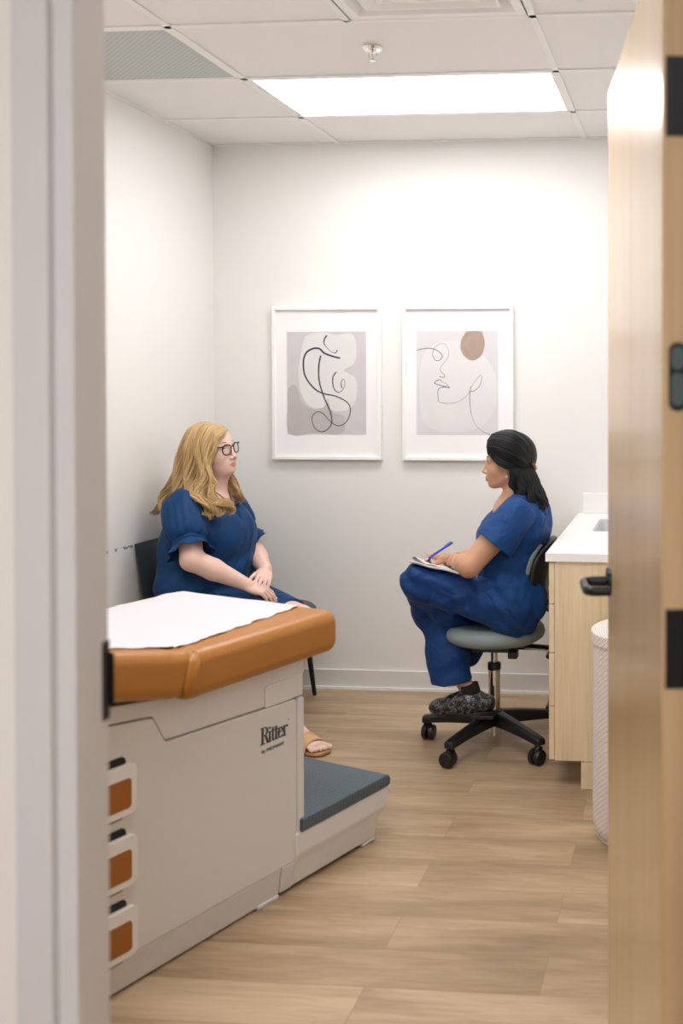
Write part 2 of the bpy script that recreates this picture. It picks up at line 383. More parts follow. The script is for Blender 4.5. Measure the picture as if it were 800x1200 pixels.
# ------------------------------------------------------------------ pictures
def picture(x0, x1, z0, z1, label, art):
    y = YB
    p = tag(empty('framed_print', ((x0+x1)/2, y, (z0+z1)/2)), label, 'picture', None)
    w, h = (x1-x0)/2, (z1-z0)/2; f = .017
    mb = MB(); fn = lambda u, v_, w_: (u, w_, v_)
    for poly in ([(-w,-h),(w,-h),(w-f,-h+f),(-w+f,-h+f)], [(w,-h),(w,h),(w-f,h-f),(w-f,-h+f)], [(w,h),(-w,h),(-w+f,h-f),(w-f,h-f)], [(-w,h),(-w,-h),(-w+f,-h+f),(-w+f,h-f)]):
        mb.prism(poly, -.03, -.001, fn)
    mb.build('frame', M['pframe'], p, bevel=.0012, bseg=2)
    MB().box((-w+f-.002, -.016, -h+f-.002), (w-f+.002, -.012, h-f+.002)).build('mat_board', M['matb'], p)
    art(p, w, h)
    return p
def spline(pts, n=10):
    out = []; P_ = [Vector((a, b)) for a, b in pts]
    for i in range(len(P_)-1):
        p0 = P_[max(i-1,0)]; p1 = P_[i]; p2 = P_[i+1]; p3 = P_[min(i+2, len(P_)-1)]
        for k in range(n):
            t = k/n
            out.append(.5*((2*p1)+(-p0+p2)*t+(2*p0-5*p1+4*p2-p3)*t*t+(-p0+3*p1-3*p2+p3)*t**3))
    out.append(P_[-1]); return out
def flatblob(mb, pts, y, t=.0004, mi=0):
    s = spline(list(pts)+[pts[0]], 8)[:-1]
    mb.prism([(q.x, q.y) for q in s], y-t, y, lambda u, v_, w_: (u, w_, v_), mi)
def stroke(mb, pts, wd, y, t=.0004):
    s = spline(pts, 12); n = len(s); L_ = []; R_ = []
    for i, p in enumerate(s):
        d = s[min(i+1, n-1)]-s[max(i-1, 0)]; d = d.normalized() if d.length > 1e-9 else Vector((1, 0))
        nn_ = Vector((-d.y, d.x)); ww = wd*(0.85+.40*math.sin(6*i/n+1))/2
        L_.append(p+nn_*ww); R_.append(p-nn_*ww)
    vs = [(p.x, y-t, p.y) for p in L_]+[(p.x, y-t, p.y) for p in R_]+[(p.x, y, p.y) for p in L_]+[(p.x, y, p.y) for p in R_]
    fs = []
    for i in range(n-1):
        fs += [(i, i+1, n+i+1, n+i), (2*n+i, 3*n+i, 3*n+i+1, 2*n+i+1), (i, 2*n+i, 2*n+i+1, i+1), (n+i, n+i+1, 3*n+i+1, 3*n+i)]
    mb.add(vs, fs)
M['printg'] = mat('print_warm_grey', (206,203,204), .8, var=.03, vscale=12)
M['printl'] = mat('print_pale', (224,222,222), .8, var=.02, vscale=9)
M['printm'] = mat('print_mauve', (190,184,184), .8, var=.04, vscale=15)
M['printw'] = mat('print_light', (217,215,216), .8, var=.02, vscale=9)
M['brown'] = mat('print_brown', (172,150,138), .8, var=.06, vscale=30)
YP = -.0162
def conv(x0, y0, sx, sz):   # print-crop pixel -> picture plane metres
    return lambda q: ((q[0]-x0)*sx, (y0-q[1])*sz)
def art1(p, w, h):
    c = conv(212, 273, .56/320, .77/450.)
    a, b_ = c((94, 424)), c((327, 122))
    MB().box((a[0], YP-.0004, a[1]), (b_[0], YP+.001, b_[1])).build('print', M['printg'], p)
    mb = MB(); flatblob(mb, [c(q) for q in ((135,190),(150,135),(200,124),(240,132),(285,128),(300,170),(292,215),(262,235),(296,260),(298,320),(270,352),(225,352),(215,318),(200,345),(160,340),(135,300),(128,240))], YP-.0005)
    mb.build('pale_shape', M['printl'], p)
    mb = MB(); flatblob(mb, [c(q) for q in ((96,330),(98,290),(120,280),(140,330),(180,350),(226,330),(232,360),(262,372),(255,421),(180,421),(100,421))], YP-.0004, .0003)
    mb.build('mauve_shape', M['printm'], p)
    mb = MB(); yy = YP-.001
    for s, wd in (([(213,133),(206,142),(204,156),(212,168),(224,180),(236,185),(243,176)], .0055),
              ([(251,200),(228,194),(205,185),(190,172),(170,172),(150,186),(143,214),(148,252),(172,286),(200,303),(240,312),(272,330),(281,352),(272,382),(250,398),(225,388),(200,362),(182,358),(168,374),(174,402),(194,416),(214,408),(226,388),(222,358),(205,318),(190,270),(188,226),(194,192)], .0070),
              ([(240,240),(230,256),(231,284),(240,298),(252,298),(263,284),(264,266),(258,262),(254,274),(256,288)], .0045)):
        stroke(mb, [c(q) for q in s], wd, yy)
    mb.build('line_drawing', M['ink'], p)
def art2(p, w, h):
    c = conv(594, 273, .557/323, .77/450.)
    a, b_ = c((472, 424)), c((711, 121))
    MB().box((a[0], YP-.0004, a[1]), (b_[0], YP+.001, b_[1])).build('print', M['printw'], p)
    mb = MB(); flatblob(mb, [c(q) for q in ((480,240),(500,180),(560,150),(640,170),(700,240),(705,330),(660,400),(560,416),(490,380))], YP-.0005)
    mb.build('pale_shape', M['printl'], p)
    mb = MB(); flatblob(mb, [c(q) for q in ((612,132),(622,123),(660,123),(668,135),(672,160),(664,190),(648,204),(632,207),(614,196),(602,175),(603,150))], YP-.001)
    mb.build('brown_oval', M['brown'], p)
    mb = MB(); yy = YP-.001
    for s, wd in (([(473,178),(490,173),(515,172),(536,180),(548,194),(540,206),(528,206),(520,192),(524,172),(538,160),(556,160),(566,178),(564,200),(552,214),(543,228),(544,240),(554,248),(553,256),(540,254)], .0026),
              ([(528,268),(526,274),(545,280),(569,287),(552,284),(536,292),(536,318),(540,328),(566,332),(596,326),(622,306),(634,282),(648,262),(660,250),(663,262),(656,282),(640,296),(630,294),(632,282)], .0026),
              ([(528,268),(541,263),(547,270),(556,272),(569,287)], .0026),
              ([(629,296),(628,320),(632,360),(644,392),(664,412),(688,423)], .0024)):
        stroke(mb, [c(q) for q in s], wd, yy)
    mb.build('line_drawing', M['ink'], p)
picture(-2.083, -1.523, 1.157, 1.926, 'white framed print of a looping dark line on pale grey shapes', art1)
picture(-1.413, -.856, 1.157, 1.926, 'white framed print of a thin line face profile with a brown oval', art2)

# ------------------------------------------------------------------ cabinet, worktop, sink
CY0, CF = 3.945, -.500
cab = tag(empty('base_cabinet', ((CF+XR)/2, CY0, 0)), 'pale maple base cabinet with stacked drawers under the white worktop', 'cabinet')
ox, oy = (CF+XR)/2, CY0
def L3(a, b_): return (a[0]-ox, a[1]-oy, a[2]), (b_[0]-ox, b_[1]-oy, b_[2])
def cbox(mb, a, b_):
    a, b_ = L3(a, b_); return mb.box(a, b_)
mb = MB(); cbox(mb, (CF, CY0, .11), (XR-.003, CY0+.018, .868)); mb.build('end_panel', M['maple'], cab, bevel=.001, bseg=1)
mb = MB(); cbox(mb, (CF+.005, CY0+.018, .115), (XR-.003, YB-.004, .64)); cbox(mb, (CF+.005, CY0+.018, .64), (CF+.02, YB-.004, .868)); mb.build('body', M['maple'], cab)
mb = MB(); cbox(mb, (CF+.10, CY0+.004, 0.002), (XR-.003, YB-.024, .11)); mb.build('toe_kick', M['maple'], cab)
zz = [.112, .318, .520, .706, .864]; yy = [CY0, CY0+.405, CY0+.81, YB-.006]
for j in range(3):
    for i in range(4):
        mb = MB(); cbox(mb, (CF-.022, yy[j]+.001, zz[i]+.0015), (CF-.001, yy[j+1]-.0015, zz[i+1]-.0015))
        dr = mb.build('drawer', M['maple'], cab, bevel=.001, bseg=1)
        yc = (yy[j]+yy[j+1])/2; zc = zz[i]+.6*(zz[i+1]-zz[i])
        zc = zz[i+1]-.055
        if i == 3: continue
        mb = MB()
        mb.tube([L3((CF-.022, yc-.065, zc), (0,0,0))[0], L3((CF-.040, yc-.065, zc), (0,0,0))[0], L3((CF-.050, yc-.05, zc), (0,0,0))[0], L3((CF-.050, yc+.05, zc), (0,0,0))[0], L3((CF-.040, yc+.065, zc), (0,0,0))[0], L3((CF-.022, yc+.065, zc), (0,0,0))[0]], .005, 8, flat=1.5)
        mb.build('drawer_pull', M['black'], dr)
# worktop with a cut-out
wt = MB(); X0, X1, Y0, Y1 = CF-.034, XR-.002, CY0-.012, YB-.002
SX0, SX1, SY0, SY1 = -.412, -.02, 4.53, 4.96
for a, b_ in (((X0, Y0), (SX0, Y1)), ((SX1, Y0), (X1, Y1)), ((SX0, Y0), (SX1, SY0)), ((SX0, SY1), (SX1, Y1))):
    wt.box((a[0], a[1], .869), (b_[0], b_[1], .90))
r = empty('worktop', ((X0+X1)/2, (Y0+Y1)/2, .869)); tag(r, 'white solid worktop on the maple cabinet beside the door', 'worktop')
def reloc(mb, r): mb.v = [(a-r.location.x, b_-r.location.y, c_-r.location.z) for a, b_, c_ in mb.v]; return mb
reloc(wt, r).build('slab', M['counter'], r)
mb = MB().box((X0+.02, YB-.020, .9003), (X1, YB-.002, 1.0)); reloc(mb, r).build('backsplash', M['counter'], r, bevel=.002)
mb = MB(); t = .004
mb.box((SX0+.001, SY0+.001, .72), (SX1-.001, SY1-.001, .724)).box((SX0+.001, SY0+.001, .724), (SX0+.001+t, SY1-.001, .893)).box((SX1-.001-t, SY0+.001, .724), (SX1-.001, SY1-.001, .893)).box((SX0+.005, SY0+.001, .724), (SX1-.005, SY0+.001+t, .893)).box((SX0+.005, SY1-.001-t, .724), (SX1-.005, SY1-.001, .893))
s = mb.build('sink', M['sinkm']); tag(s, 'white rectangular sink bowl sunk into the worktop', 'sink')

# ------------------------------------------------------------------ hamper
def hamper_mat():
    m = mat('woven_white', (226,216,206), .7); nt = m.node_tree; N = nt.nodes; L = nt.links; b = N['Principled BSDF']
    uv = N.new('ShaderNodeUVMap'); uv.uv_map = 'weave'
    k = N.new('ShaderNodeTexBrick'); k.offset = .5; k.inputs['Scale'].default_value = 1
    k.inputs['Brick Width'].default_value = .016; k.inputs['Row Height'].default_value = .0085; k.inputs['Mortar Size'].default_value = .0013; k.inputs['Mortar Smooth'].default_value = .5
    k.inputs['Color1'].default_value = lin((248,243,238))+(1,); k.inputs['Color2'].default_value = lin((240,232,225))+(1,); k.inputs['Mortar'].default_value = lin((176,148,132))+(1,)
    L.new(uv.outputs[0], k.inputs['Vector']); L.new(k.outputs['Color'], b.inputs['Base Color'])
    bp = N.new('ShaderNodeBump'); bp.invert = True; bp.inputs['Strength'].default_value = .8; bp.inputs['Distance'].default_value = .003
    L.new(k.outputs['Fac'], bp.inputs['Height']); L.new(bp.outputs[0], b.inputs['Normal']); return m
M['weave'] = hamper_mat()
HR = .195
hm = tag(empty('laundry_hamper', (-.128, 3.60, 0)), 'tall round woven white hamper with a lid, half behind the open door', 'hamper')
def woven(name, rows, rfn, zfn, seg=96, parent=None, hole=None):
    vs = []; fs = []; uvs = []
    for i in range(rows+1):
        z = zfn(i/rows); rr = rfn(i/rows)
        for k in range(seg):
            a = 2*PI*k/seg; bump_ = .0012*math.sin(a*seg/2+i*PI)
            vs.append(((rr+bump_)*math.cos(a), (rr+bump_)*math.sin(a), z))
    arc = 0; arcs = [0]
    for i in range(rows):
        arc += math.hypot(rfn((i+1)/rows)-rfn(i/rows), zfn((i+1)/rows)-zfn(i/rows)); arcs.append(arc)
    for i in range(rows):
        for k in range(seg):
            fs.append((i*seg+k, i*seg+(k+1) % seg, (i+1)*seg+(k+1) % seg, (i+1)*seg+k))
            u0, u1 = k/seg*2*PI*HR, (k+1)/seg*2*PI*HR
            # rows climb slightly: slanted weave
            sl = .35
            uvs += [(u0, arcs[i]+sl*u0), (u1, arcs[i]+sl*u1), (u1, arcs[i+1]+sl*u1), (u0, arcs[i+1]+sl*u0)]
    me = bpy.data.meshes.new(name); me.from_pydata(vs, [], fs); u = me.uv_layers.new(name='weave')
    u.data.foreach_set('uv', [c for q in uvs for c in q]); me.materials.append(M['weave'])
    me.polygons.foreach_set('use_smooth', [True]*len(fs))
    o = bpy.data.objects.new(name, me); COL.objects.link(o); o.parent = parent
    return o
bd = woven('basket', 60, lambda t: HR-.02+.02*min(1, t*14)**.5 if t < .96 else HR, lambda t: .004+.664*t, parent=hm)
mod = bd.modifiers.new('s', 'SOLIDIFY'); mod.thickness = .006; mod.offset = -1
MB().lathe([(HR-.012, .0035), (HR-.015, .002), (HR-.02, .006), (HR-.02, .66)], seg=64).build('liner', mat('liner', (214,204,194), .8), hm)
lid = woven('lid', 30, lambda t: (HR+.006 if t < .35 else (HR+.006)*max(.001, math.cos(((t-.35)/.65)*PI/2))), lambda t: (.664+.034*t/.35 if t < .35 else .698+.022*math.sin(((t-.35)/.65)*PI/2)), parent=hm)
ang = math.atan2(-.93, -.75)
# the grip hole faces the camera, seen at the door's edge
mb = MB(); a0 = R(237)
pts = [];
for k in range(9):
    a = a0+(k-4)/4*.135; pts.append(a)
vs = []; fs = []
for a in pts:
    for rr, z in ((HR-.004, .622), (HR-.004, .650), (HR+.0045, .650), (HR+.0045, .622)): vs.append((rr*math.cos(a), rr*math.sin(a), z))
for i in range(8):
    for k in range(4): fs.append((i*4+k, i*4+(k+1) % 4, i*4+4+(k+1) % 4, i*4+4+k))
fs += [(0,1,2,3), (32,33,34,35)]
mb.add(vs, fs); mb.build('grip_hole', M['slot'], hm)
# ------------------------------------------------------------------ exam table (local x along the table, y across to the far side)
TA = math.atan2(.926, .378)
tb = tag(empty('exam_table', (-1.428, 2.495, 0), TA), 'beige medical exam table with caramel padded top and pull-out step', 'exam table')
YW = .60
FY = lambda u, v_, w_: (u, w_, v_)
# base skirt, with a toe recess and a small levelling shoe
mb = MB()
sk = [(.010, .002), (.012, .060), (.004, .088), (.02, .095)]
mb.prism([(.016, .006), (.010, .055), (.002, .090), (.03, .10), (YW-.03, .10), (YW-.002, .09), (YW-.010, .055), (YW-.016, .006)], -.52, .585, lambda u, v_, w_: (w_, u, v_))
mb.prism([(.012, .012), (.006, .055), (.000, .090), (.03, .10), (YW-.03, .10), (YW, .09), (YW-.006, .055), (YW-.012, .012)], .588, .640, lambda u, v_, w_: (w_, u, v_))
mb.box((.50, .010, 0), (.582, .05, .012)).box((-.5, .010, 0), (-.42, .05, .012)).box((.5, YW-.05, 0), (.58, YW-.01, .012)).box((-.5, YW-.05, 0), (-.42, YW-.01, .012))
mb.build('base_skirt', M['tablebody'], tb, bevel=.003, bseg=2)
# side panels (near one is the big visible one)
side = [(-.52, .092), (.650, .092), (.650, .578), (.644, .5845), (.172, .6005), (.163, .604), (.1265, .672), (.118, .6755), (-.003, .690), (-.52, .697)]
MB().prism(side, .001, .026, FY).build('side_panel', M['tablebody'], tb, bevel=.004, bseg=3)
MB().prism(side[::-1], YW-.026, YW-.001, FY).build('side_panel', M['tablebody'], tb, bevel=.004, bseg=3)
MB().box((-.515, .026, .096), (.655, YW-.026, .572)).build('cabinet_body', M['tablebody'], tb)
MB().prism(rrect(YW, .496, .010, 3, YW/2, .336), .653, .684, lambda u, v_, w_: (w_, u, v_)).build('front_panel', M['tablebody'], tb, bevel=.008, bseg=4)
# upper shroud under the cushions
up = [(-.50, .702), (-.003, .6935), (.119, .679), (.1285, .6755), (.1655, .6065), (.173, .6035), (.645, .5880), (.683, .5875), (.683, .712), (.2, .712), (-.50, .80)]
MB().prism(up, .006, YW-.006, FY).build('upper_shroud', M['tablebody'], tb, bevel=.003, bseg=2)
# raised tab pressed into the shroud
mb = MB(); mb.prism([(.522, .589), (.522, .645), (.530, .655), (.600, .655), (.646, .655), (.646, .589)], .0025, .008, FY)
mb.prism([(.552, .66), (.552, .709), (.682, .709), (.682, .66)], .004, .008, FY)
mb.build('release_cover', M['tablebody'], tb, bevel=.003, bseg=3)
# three pass-through drawers
for i in range(3):
    zt = .585-.181*i
    mb = MB(); mb.prism(rrect(.28, .130, .022, 6, -.072, zt-.065), -.012, .004, FY)
    d = mb.build('drawer', M['plate'], tb, bevel=.004, bseg=3)
    MB().prism(rrect(.245, .076, .010, 5, -.075, zt-.073), -.0135, -.0105, FY).build('colour_insert', M['insert'], d, bevel=.0008, bseg=2)
    MB().prism(rrect(.25, .040, .014, 5, -.085, zt+.0), -.0015, .004, FY).build('finger_slot', M['slot'], d)
    MB().prism(rrect(.16, .012, .005, 5, -.05, zt-.133), -.0012, .004, FY).build('lower_reveal', mat('reveal_grey', (150,146,140), .6) if i == 0 else bpy.data.materials['reveal_grey'], d)
# pull-out step
st = MB(); st.prism([(.012, .012), (.006, .075), (-.006, .10), (-.008, .115), (-.008, .172), (YW-.02, .172), (YW-.02, .115), (YW-.022, .10), (YW-.03, .075), (YW-.036, .012)], .64, 1.07, lambda u, v_, w_: (w_, u, v_))
# taper the end under the lip
vs = []
for (a, b_, c_) in st.v:
    if a > 1.0: a = 1.078 if c_ > .11 else (1.072 if c_ > .095 else 1.035)
    vs.append((a, b_, c_))
st.v = vs
st.box((.97, .012, 0), (1.034, .05, .0125)).box((.97, YW-.08, 0), (1.034, YW-.04, .0125))
step = st.build('step', M['tablebody'], tb, bevel=.006, bseg=3)
mtr = M['tread']; nt = mtr.node_tree; N = nt.nodes; L = nt.links; b = N['Principled BSDF']
tc = N.new('ShaderNodeTexCoord'); wv = N.new('ShaderNodeTexWave'); wv.bands_direction = 'X'; wv.inputs['Scale'].default_value = 22
wv2 = N.new('ShaderNodeTexWave'); wv2.bands_direction = 'Y'; wv2.inputs['Scale'].default_value = 22
L.new(tc.outputs['Object'], wv.inputs['Vector']); L.new(tc.outputs['Object'], wv2.inputs['Vector'])
av = N.new('ShaderNodeMath'); av.operation = 'MULTIPLY'; L.new(wv.outputs['Fac'], av.inputs[0]); L.new(wv2.outputs['Fac'], av.inputs[1])
bp = N.new('ShaderNodeBump'); bp.inputs['Strength'].default_value = .7; bp.inputs['Distance'].default_value = .003; L.new(av.outputs[0], bp.inputs['Height']); L.new(bp.outputs[0], b.inputs['Normal'])
MB().prism([(.66, .173), (1.070, .173), (1.086, .178), (1.088, .195), (1.080, .210), (1.066, .213), (.66, .213)], -.012, YW-.016, FY).build('step_tread', mtr, step, bevel=.006, bseg=4)

# cushions: rounded slabs with soft folded end
def cushion(s0, z0, s1, z1, name, thick=.124, puckers=0, y0=-.07, y1=.635, ns=60, nc=64, rc=.036, endr=.03):
    """slab whose top runs from (s0,z0) to (s1,z1)"""
    vs = []; fs = []
    dx, dz_ = s1-s0, z1-z0; Ln = math.hypot(dx, dz_); ux, uz = dx/Ln, dz_/Ln; nx, nz = -uz, ux
    prof = rrect(y1-y0, thick, rc, (nc//4)-1, (y0+y1)/2, -thick/2)
    rng = [];
    for i in range(ns+1):
        t = i/ns
        rng.append(t)
    ts = [endr*(1-math.cos(PI/2*k/6)) for k in range(7)]; ts = ts+[endr+(Ln-2*endr)*k/ns for k in range(1, ns)]+[Ln-v_ for v_ in ts[::-1]]
    cyy = (y0+y1)/2
    for q in ts:
        e = min(q, Ln-q); sh = 0 if e >= endr else endr-math.sqrt(max(0, endr**2-(endr-e)**2))
        for (py, pz) in prof:
            kx = (abs(py-cyy))/((y1-y0)/2)
            yy_ = cyy+(py-cyy)*(1-sh/((y1-y0)/2)); zz_ = -thick/2+(pz+thick/2)*(1-sh/(thick/2))
            if puckers and Ln-q < .10 if puckers == 2 else (puckers == 1 and q < .10):
                dd = (Ln-q) if puckers == 2 else q
                if abs(py-cyy) > (y1-y0)/2-.05:
                    zz_ += .004*math.sin(dd*95+py*6)*(1-dd/.10)*(1 if pz > -thick*.3 else .6)
            vs.append((s0+ux*q+nx*zz_, yy_, z0+uz*q+nz*zz_))
    m = len(prof)
    for i in range(len(ts)-1):
        for k in range(m): fs.append((i*m+k, i*m+(k+1) % m, (i+1)*m+(k+1) % m, (i+1)*m+k))
    fs.append(tuple(range(m))[::-1]); fs.append(tuple((len(ts)-1)*m+k for k in range(m)))
    return MB().add(vs, fs).build(name, M['vinyl'], tb, auto=60)
cushion(.165, .836, .762, .842, 'seat_cushion', .128, puckers=1)
cushion(-.72, 1.040, .215, .836, 'back_cushion', .124, puckers=2, y0=-.066, y1=.632)
# folded welt where the two cushions meet on the near side
mb = MB()
mb.tube([(.200, -.052, .832), (.196, -.069, .805), (.185, -.072, .780), (.178, -.071, .752), (.182, -.066, .726), (.19, -.05, .716)], [.012,.018,.014,.017,.013,.008], 12, flat=.5)
mb.tube([(.214, -.050, .836), (.206, -.068, .812), (.199, -.074, .790), (.190, -.073, .765), (.188, -.068, .742)], [.006,.010,.012,.010,.006], 10, flat=.6)
mb.build('fold', M['vinyl'], tb, smooth=True)
# exam paper, one sheet over both cushions (lies on the table: a thing of its own)
def toptab(s):
    if s > .19: return .8365+(s-.165)*.01
    return .836+(.215-s)*(1.040-.836)/.935+.0
pp = MB(); NS, NY = 150, 60; vs = []; fs = []
rnd = random.Random(3)
for lay in (0, 1):
    for i in range(NS+1):
        s_ = -.70+(.742+.70)*i/NS
        ye0 = .0+.07*max(0, min(1, (s_-.18)/.56)); ye0 += .006*math.sin(s_*62)*(.4+.6*math.sin(s_*9)**2)+.003*math.sin(s_*171+1)
        ye1 = .588+.004*math.sin(s_*40)
        for j in range(NY+1):
            y_ = ye0+(ye1-ye0)*j/NY
            # soft blend at the bend
            z_ = max(toptab(s_), 0)
            bl = math.exp(-((s_-.19)/.05)**2); z_ += .006*bl
            z_ += .0028+.0016*math.sin(s_*23+y_*9)*math.sin(y_*17+s_*5)+.0010*math.sin(s_*70+y_*30)
            if s_ > .735: z_ -= .002
            vs.append((s_, y_, z_-(.0012 if lay else 0)))
n1 = (NS+1)*(NY+1)
for i in range(NS):
    for j in range(NY):
        a = i*(NY+1)+j; fs.append((a, a+NY+1, a+NY+2, a+1)); fs.append((n1+a, n1+a+1, n1+a+NY+2, n1+a+NY+1))
for i in range(NS):
    a = i*(NY+1); fs.append((a, n1+a, n1+a+NY+1, a+NY+1)); a += NY; fs.append((a, a+NY+1, n1+a+NY+1, n1+a))
for j in range(NY):
    a = j; fs.append((a, a+1, n1+a+1, n1+a)); a = NS*(NY+1)+j; fs.append((a, n1+a, n1+a+1, a+1))
pp.add(vs, fs); po = pp.build('exam_paper', M['paper'], smooth=True)
po.location = (-1.428, 2.495, 0); po.rotation_euler.z = TA
tag(po, 'white crinkled paper sheet lying over the caramel exam table cushions', 'paper')

# lettering on the side panel
lt = MB(); LZ = -.0012
def lp(poly, x, z, s, mb=None):   # poly in em units, y up
    (mb or lt).prism([(x+u*s*LW, z+v_*s) for u, v_ in poly], LZ, .0015, FY)
LW = 1.0
def rect(a, b_, c_, d_): return [(a, b_), (c_, b_), (c_, d_), (a, d_)]
def arcband(cx, cy, ro, ri, a0, a1, sx=1.0, sxi=None, n=14):
    sxi = sx if sxi is None else sxi
    o = [(cx+ro*sx*math.cos(R(a0+(a1-a0)*k/n)), cy+ro*math.sin(R(a0+(a1-a0)*k/n))) for k in range(n+1)]
    i = [(cx+ri*sxi*math.cos(R(a0+(a1-a0)*k/n)), cy+ri*math.sin(R(a0+(a1-a0)*k/n))) for k in range(n, -1, -1)]
    return o+i
def quads(poly, n=14):            # split an arc band into quads so that no concave ngon arises
    m = n+1; return [[poly[k], poly[k+1], poly[2*m-2-k], poly[2*m-1-k]] for k in range(n)]
h = .0495; z0 = .487; x = .500; sl = .035
def put(polys, x):
    for p in polys: lp(p, x, z0, h)
def arc(*a, **k): return quads(arcband(*a, **k))
Rr = [rect(.10,0,.24,1), rect(0,0,.34,.035), rect(0,.965,.30,1), rect(.24,.965,.36,1), rect(.24,.49,.36,.525)]+arc(.36,.7425,.2575,.2225,-90,90,.95,.55)+[[(.34,.49),(.48,.49),(.66,.03),(.52,.03)], rect(.50,0,.76,.035)]
it = lambda: [rect(.06,0,.17,.64), rect(0,0,.24,.03), rect(0,.61,.12,.64)]+[[(.115+.075*math.cos(R(a)), .84+.075*math.sin(R(a))) for a in range(0, 360, 30)]]
tt = lambda: [rect(.08,.06,.19,.82), rect(-.02,.585,.32,.64), [(.08,.06),(.19,.06),(.26,.0),(.15,.0)], [(.15,0),(.26,0),(.34,.08),(.30,.08)]]
ee = arc(.22,.32,.33,.30,20,180,.68,.36)+arc(.22,.32,.33,.30,180,325,.68,.36)+[rect(.10,.335,.42,.385)]
rr_ = [rect(.06,0,.17,.64), rect(0,0,.26,.03), rect(0,.61,.12,.64)]+arc(.30,.44,.2,.165,60,150,.7,.6)+[[(.36+.065*math.cos(R(a)), .57+.065*math.sin(R(a))) for a in range(0, 360, 30)]]
for g, adv in ((Rr,.74),(it(),.27),(tt(),.31),(tt(),.33),(ee,.49),(rr_,.44)):
    put(g, x); x += adv*h*.72/.72*.86
put([[(.03*math.cos(R(a)), .9+.03*math.sin(R(a))) for a in range(0, 360, 45)]], x+.004)
lt.build('lettering', M['letter'], tb)
cu = bpy.data.curves.new('tmp', 'FONT'); cu.body = 'by MIDMARK'; cu.size = .0150; cu.extrude = .0006
to = bpy.data.objects.new('tmp', cu); COL.objects.link(to)
dg = bpy.context.evaluated_depsgraph_get(); dg.update()
me = bpy.data.meshes.new_from_object(to.evaluated_get(dg)); bpy.data.objects.remove(to)
me.materials.clear(); me.materials.append(mat('grey_lettering', (104,102,106), .5))
lo = bpy.data.objects.new('lettering', me); COL.objects.link(lo); lo.parent = tb
lo.location = (.504, -.0002, .462); lo.rotation_euler = (R(90), 0, 0)
lo.scale = (1.08, 1, 1)

# ------------------------------------------------------------------ guest chair
GA = R(-6)
gc = tag(empty('guest_chair', (-2.075, 4.705, 0), GA), 'dark charcoal guest chair in the corner under the red-haired woman', 'chair')
# seat: rounded cushion
SH = .478
mb = MB()
outl = []
for k in range(48):
    a = 2*PI*k/48; e = 2.6
    cx_, sx_ = math.cos(a), math.sin(a)
    rx, ry = .290, .350
    outl.append((.03+math.copysign(abs(cx_)**(2/e), cx_)*rx, math.copysign(abs(sx_)**(2/e), sx_)*ry))
def ring(sc, z, dz=0): return [(x*sc, y*sc, z) for x, y in outl]
rings = [ring(.85, SH-.055), ring(.96, SH-.05), ring(1, SH-.03), ring(1.0, SH-.012), ring(.965, SH+.0), ring(.80, SH+.004)]
vs = [p for r_ in rings for p in r_]; fs = []
for i in range(5):
    for k in range(48): fs.append((i*48+k, i*48+(k+1) % 48, (i+1)*48+(k+1) % 48, (i+1)*48+k))
fs.append(tuple(range(48))[::-1]); fs.append(tuple(240+k for k in range(48)))
mb.add(vs, fs); mb.build('seat', M['guest'], gc, smooth=True)
# backrest: curved pad
mb = MB(); vs = []; fs = []; NU, NV = 28, 14
for side_ in (0, 1):
    for j in range(NV+1):
        for i in range(NU+1):
            u = i/NU*2-1; v_ = j/NV
            y = u*.362*(.95+.05*v_); z = SH+.02+v_*.345
            xb = -.265+.010*u*u-.045*v_-(.0 if side_ == 0 else .034*(1-(abs(u))**6)*(1-abs(2*v_-1)**8)+.004)
            vs.append((xb+.02, y, z))
n1 = (NU+1)*(NV+1)
for j in range(NV):
    for i in range(NU):
        a = j*(NU+1)+i; fs.append((a, a+1, a+NU+2, a+NU+1)); fs.append((n1+a, n1+a+NU+1, n1+a+NU+2, n1+a+1))
for i in range(NU):
    a = i; fs.append((a, n1+a, n1+a+1, a+1)); a = NV*(NU+1)+i; fs.append((a, a+1, n1+a+1, n1+a))
for j in range(NV):
    a = j*(NU+1); fs.append((a, a+NU+1, n1+a+NU+1, n1+a)); a += NU; fs.append((a, n1+a, n1+a+NU+1, a+NU+1))
mb.add(vs, fs); mb.build('backrest', M['guest'], gc, bevel=.006, bseg=3)
for sx_, sy_ in ((1,1),(1,-1),(-1,1),(-1,-1)):
    MB().tube([(sx_*.185, sy_*.28, SH-.05), (sx_*.208, sy_*.352, 0.002)], [.017, .010], 12).build('leg', M['blackp'], gc, auto=50)
MB().tube([(.185,-.27,SH-.062),(.185,.27,SH-.062),(-.185,.27,SH-.062),(-.185,-.27,SH-.062),(.185,-.27,SH-.062)], .012, 8).build('seat_frame', M['blackp'], gc)
for q in (-.13, .13): MB().tube([(-.15, q, SH-.06), (-.262, q, SH-.035), (-.278, q, SH+.03), (-.290, q, SH+.14)], .009, 8, flat=1.6).build('back_bracket', M['blackp'], gc)

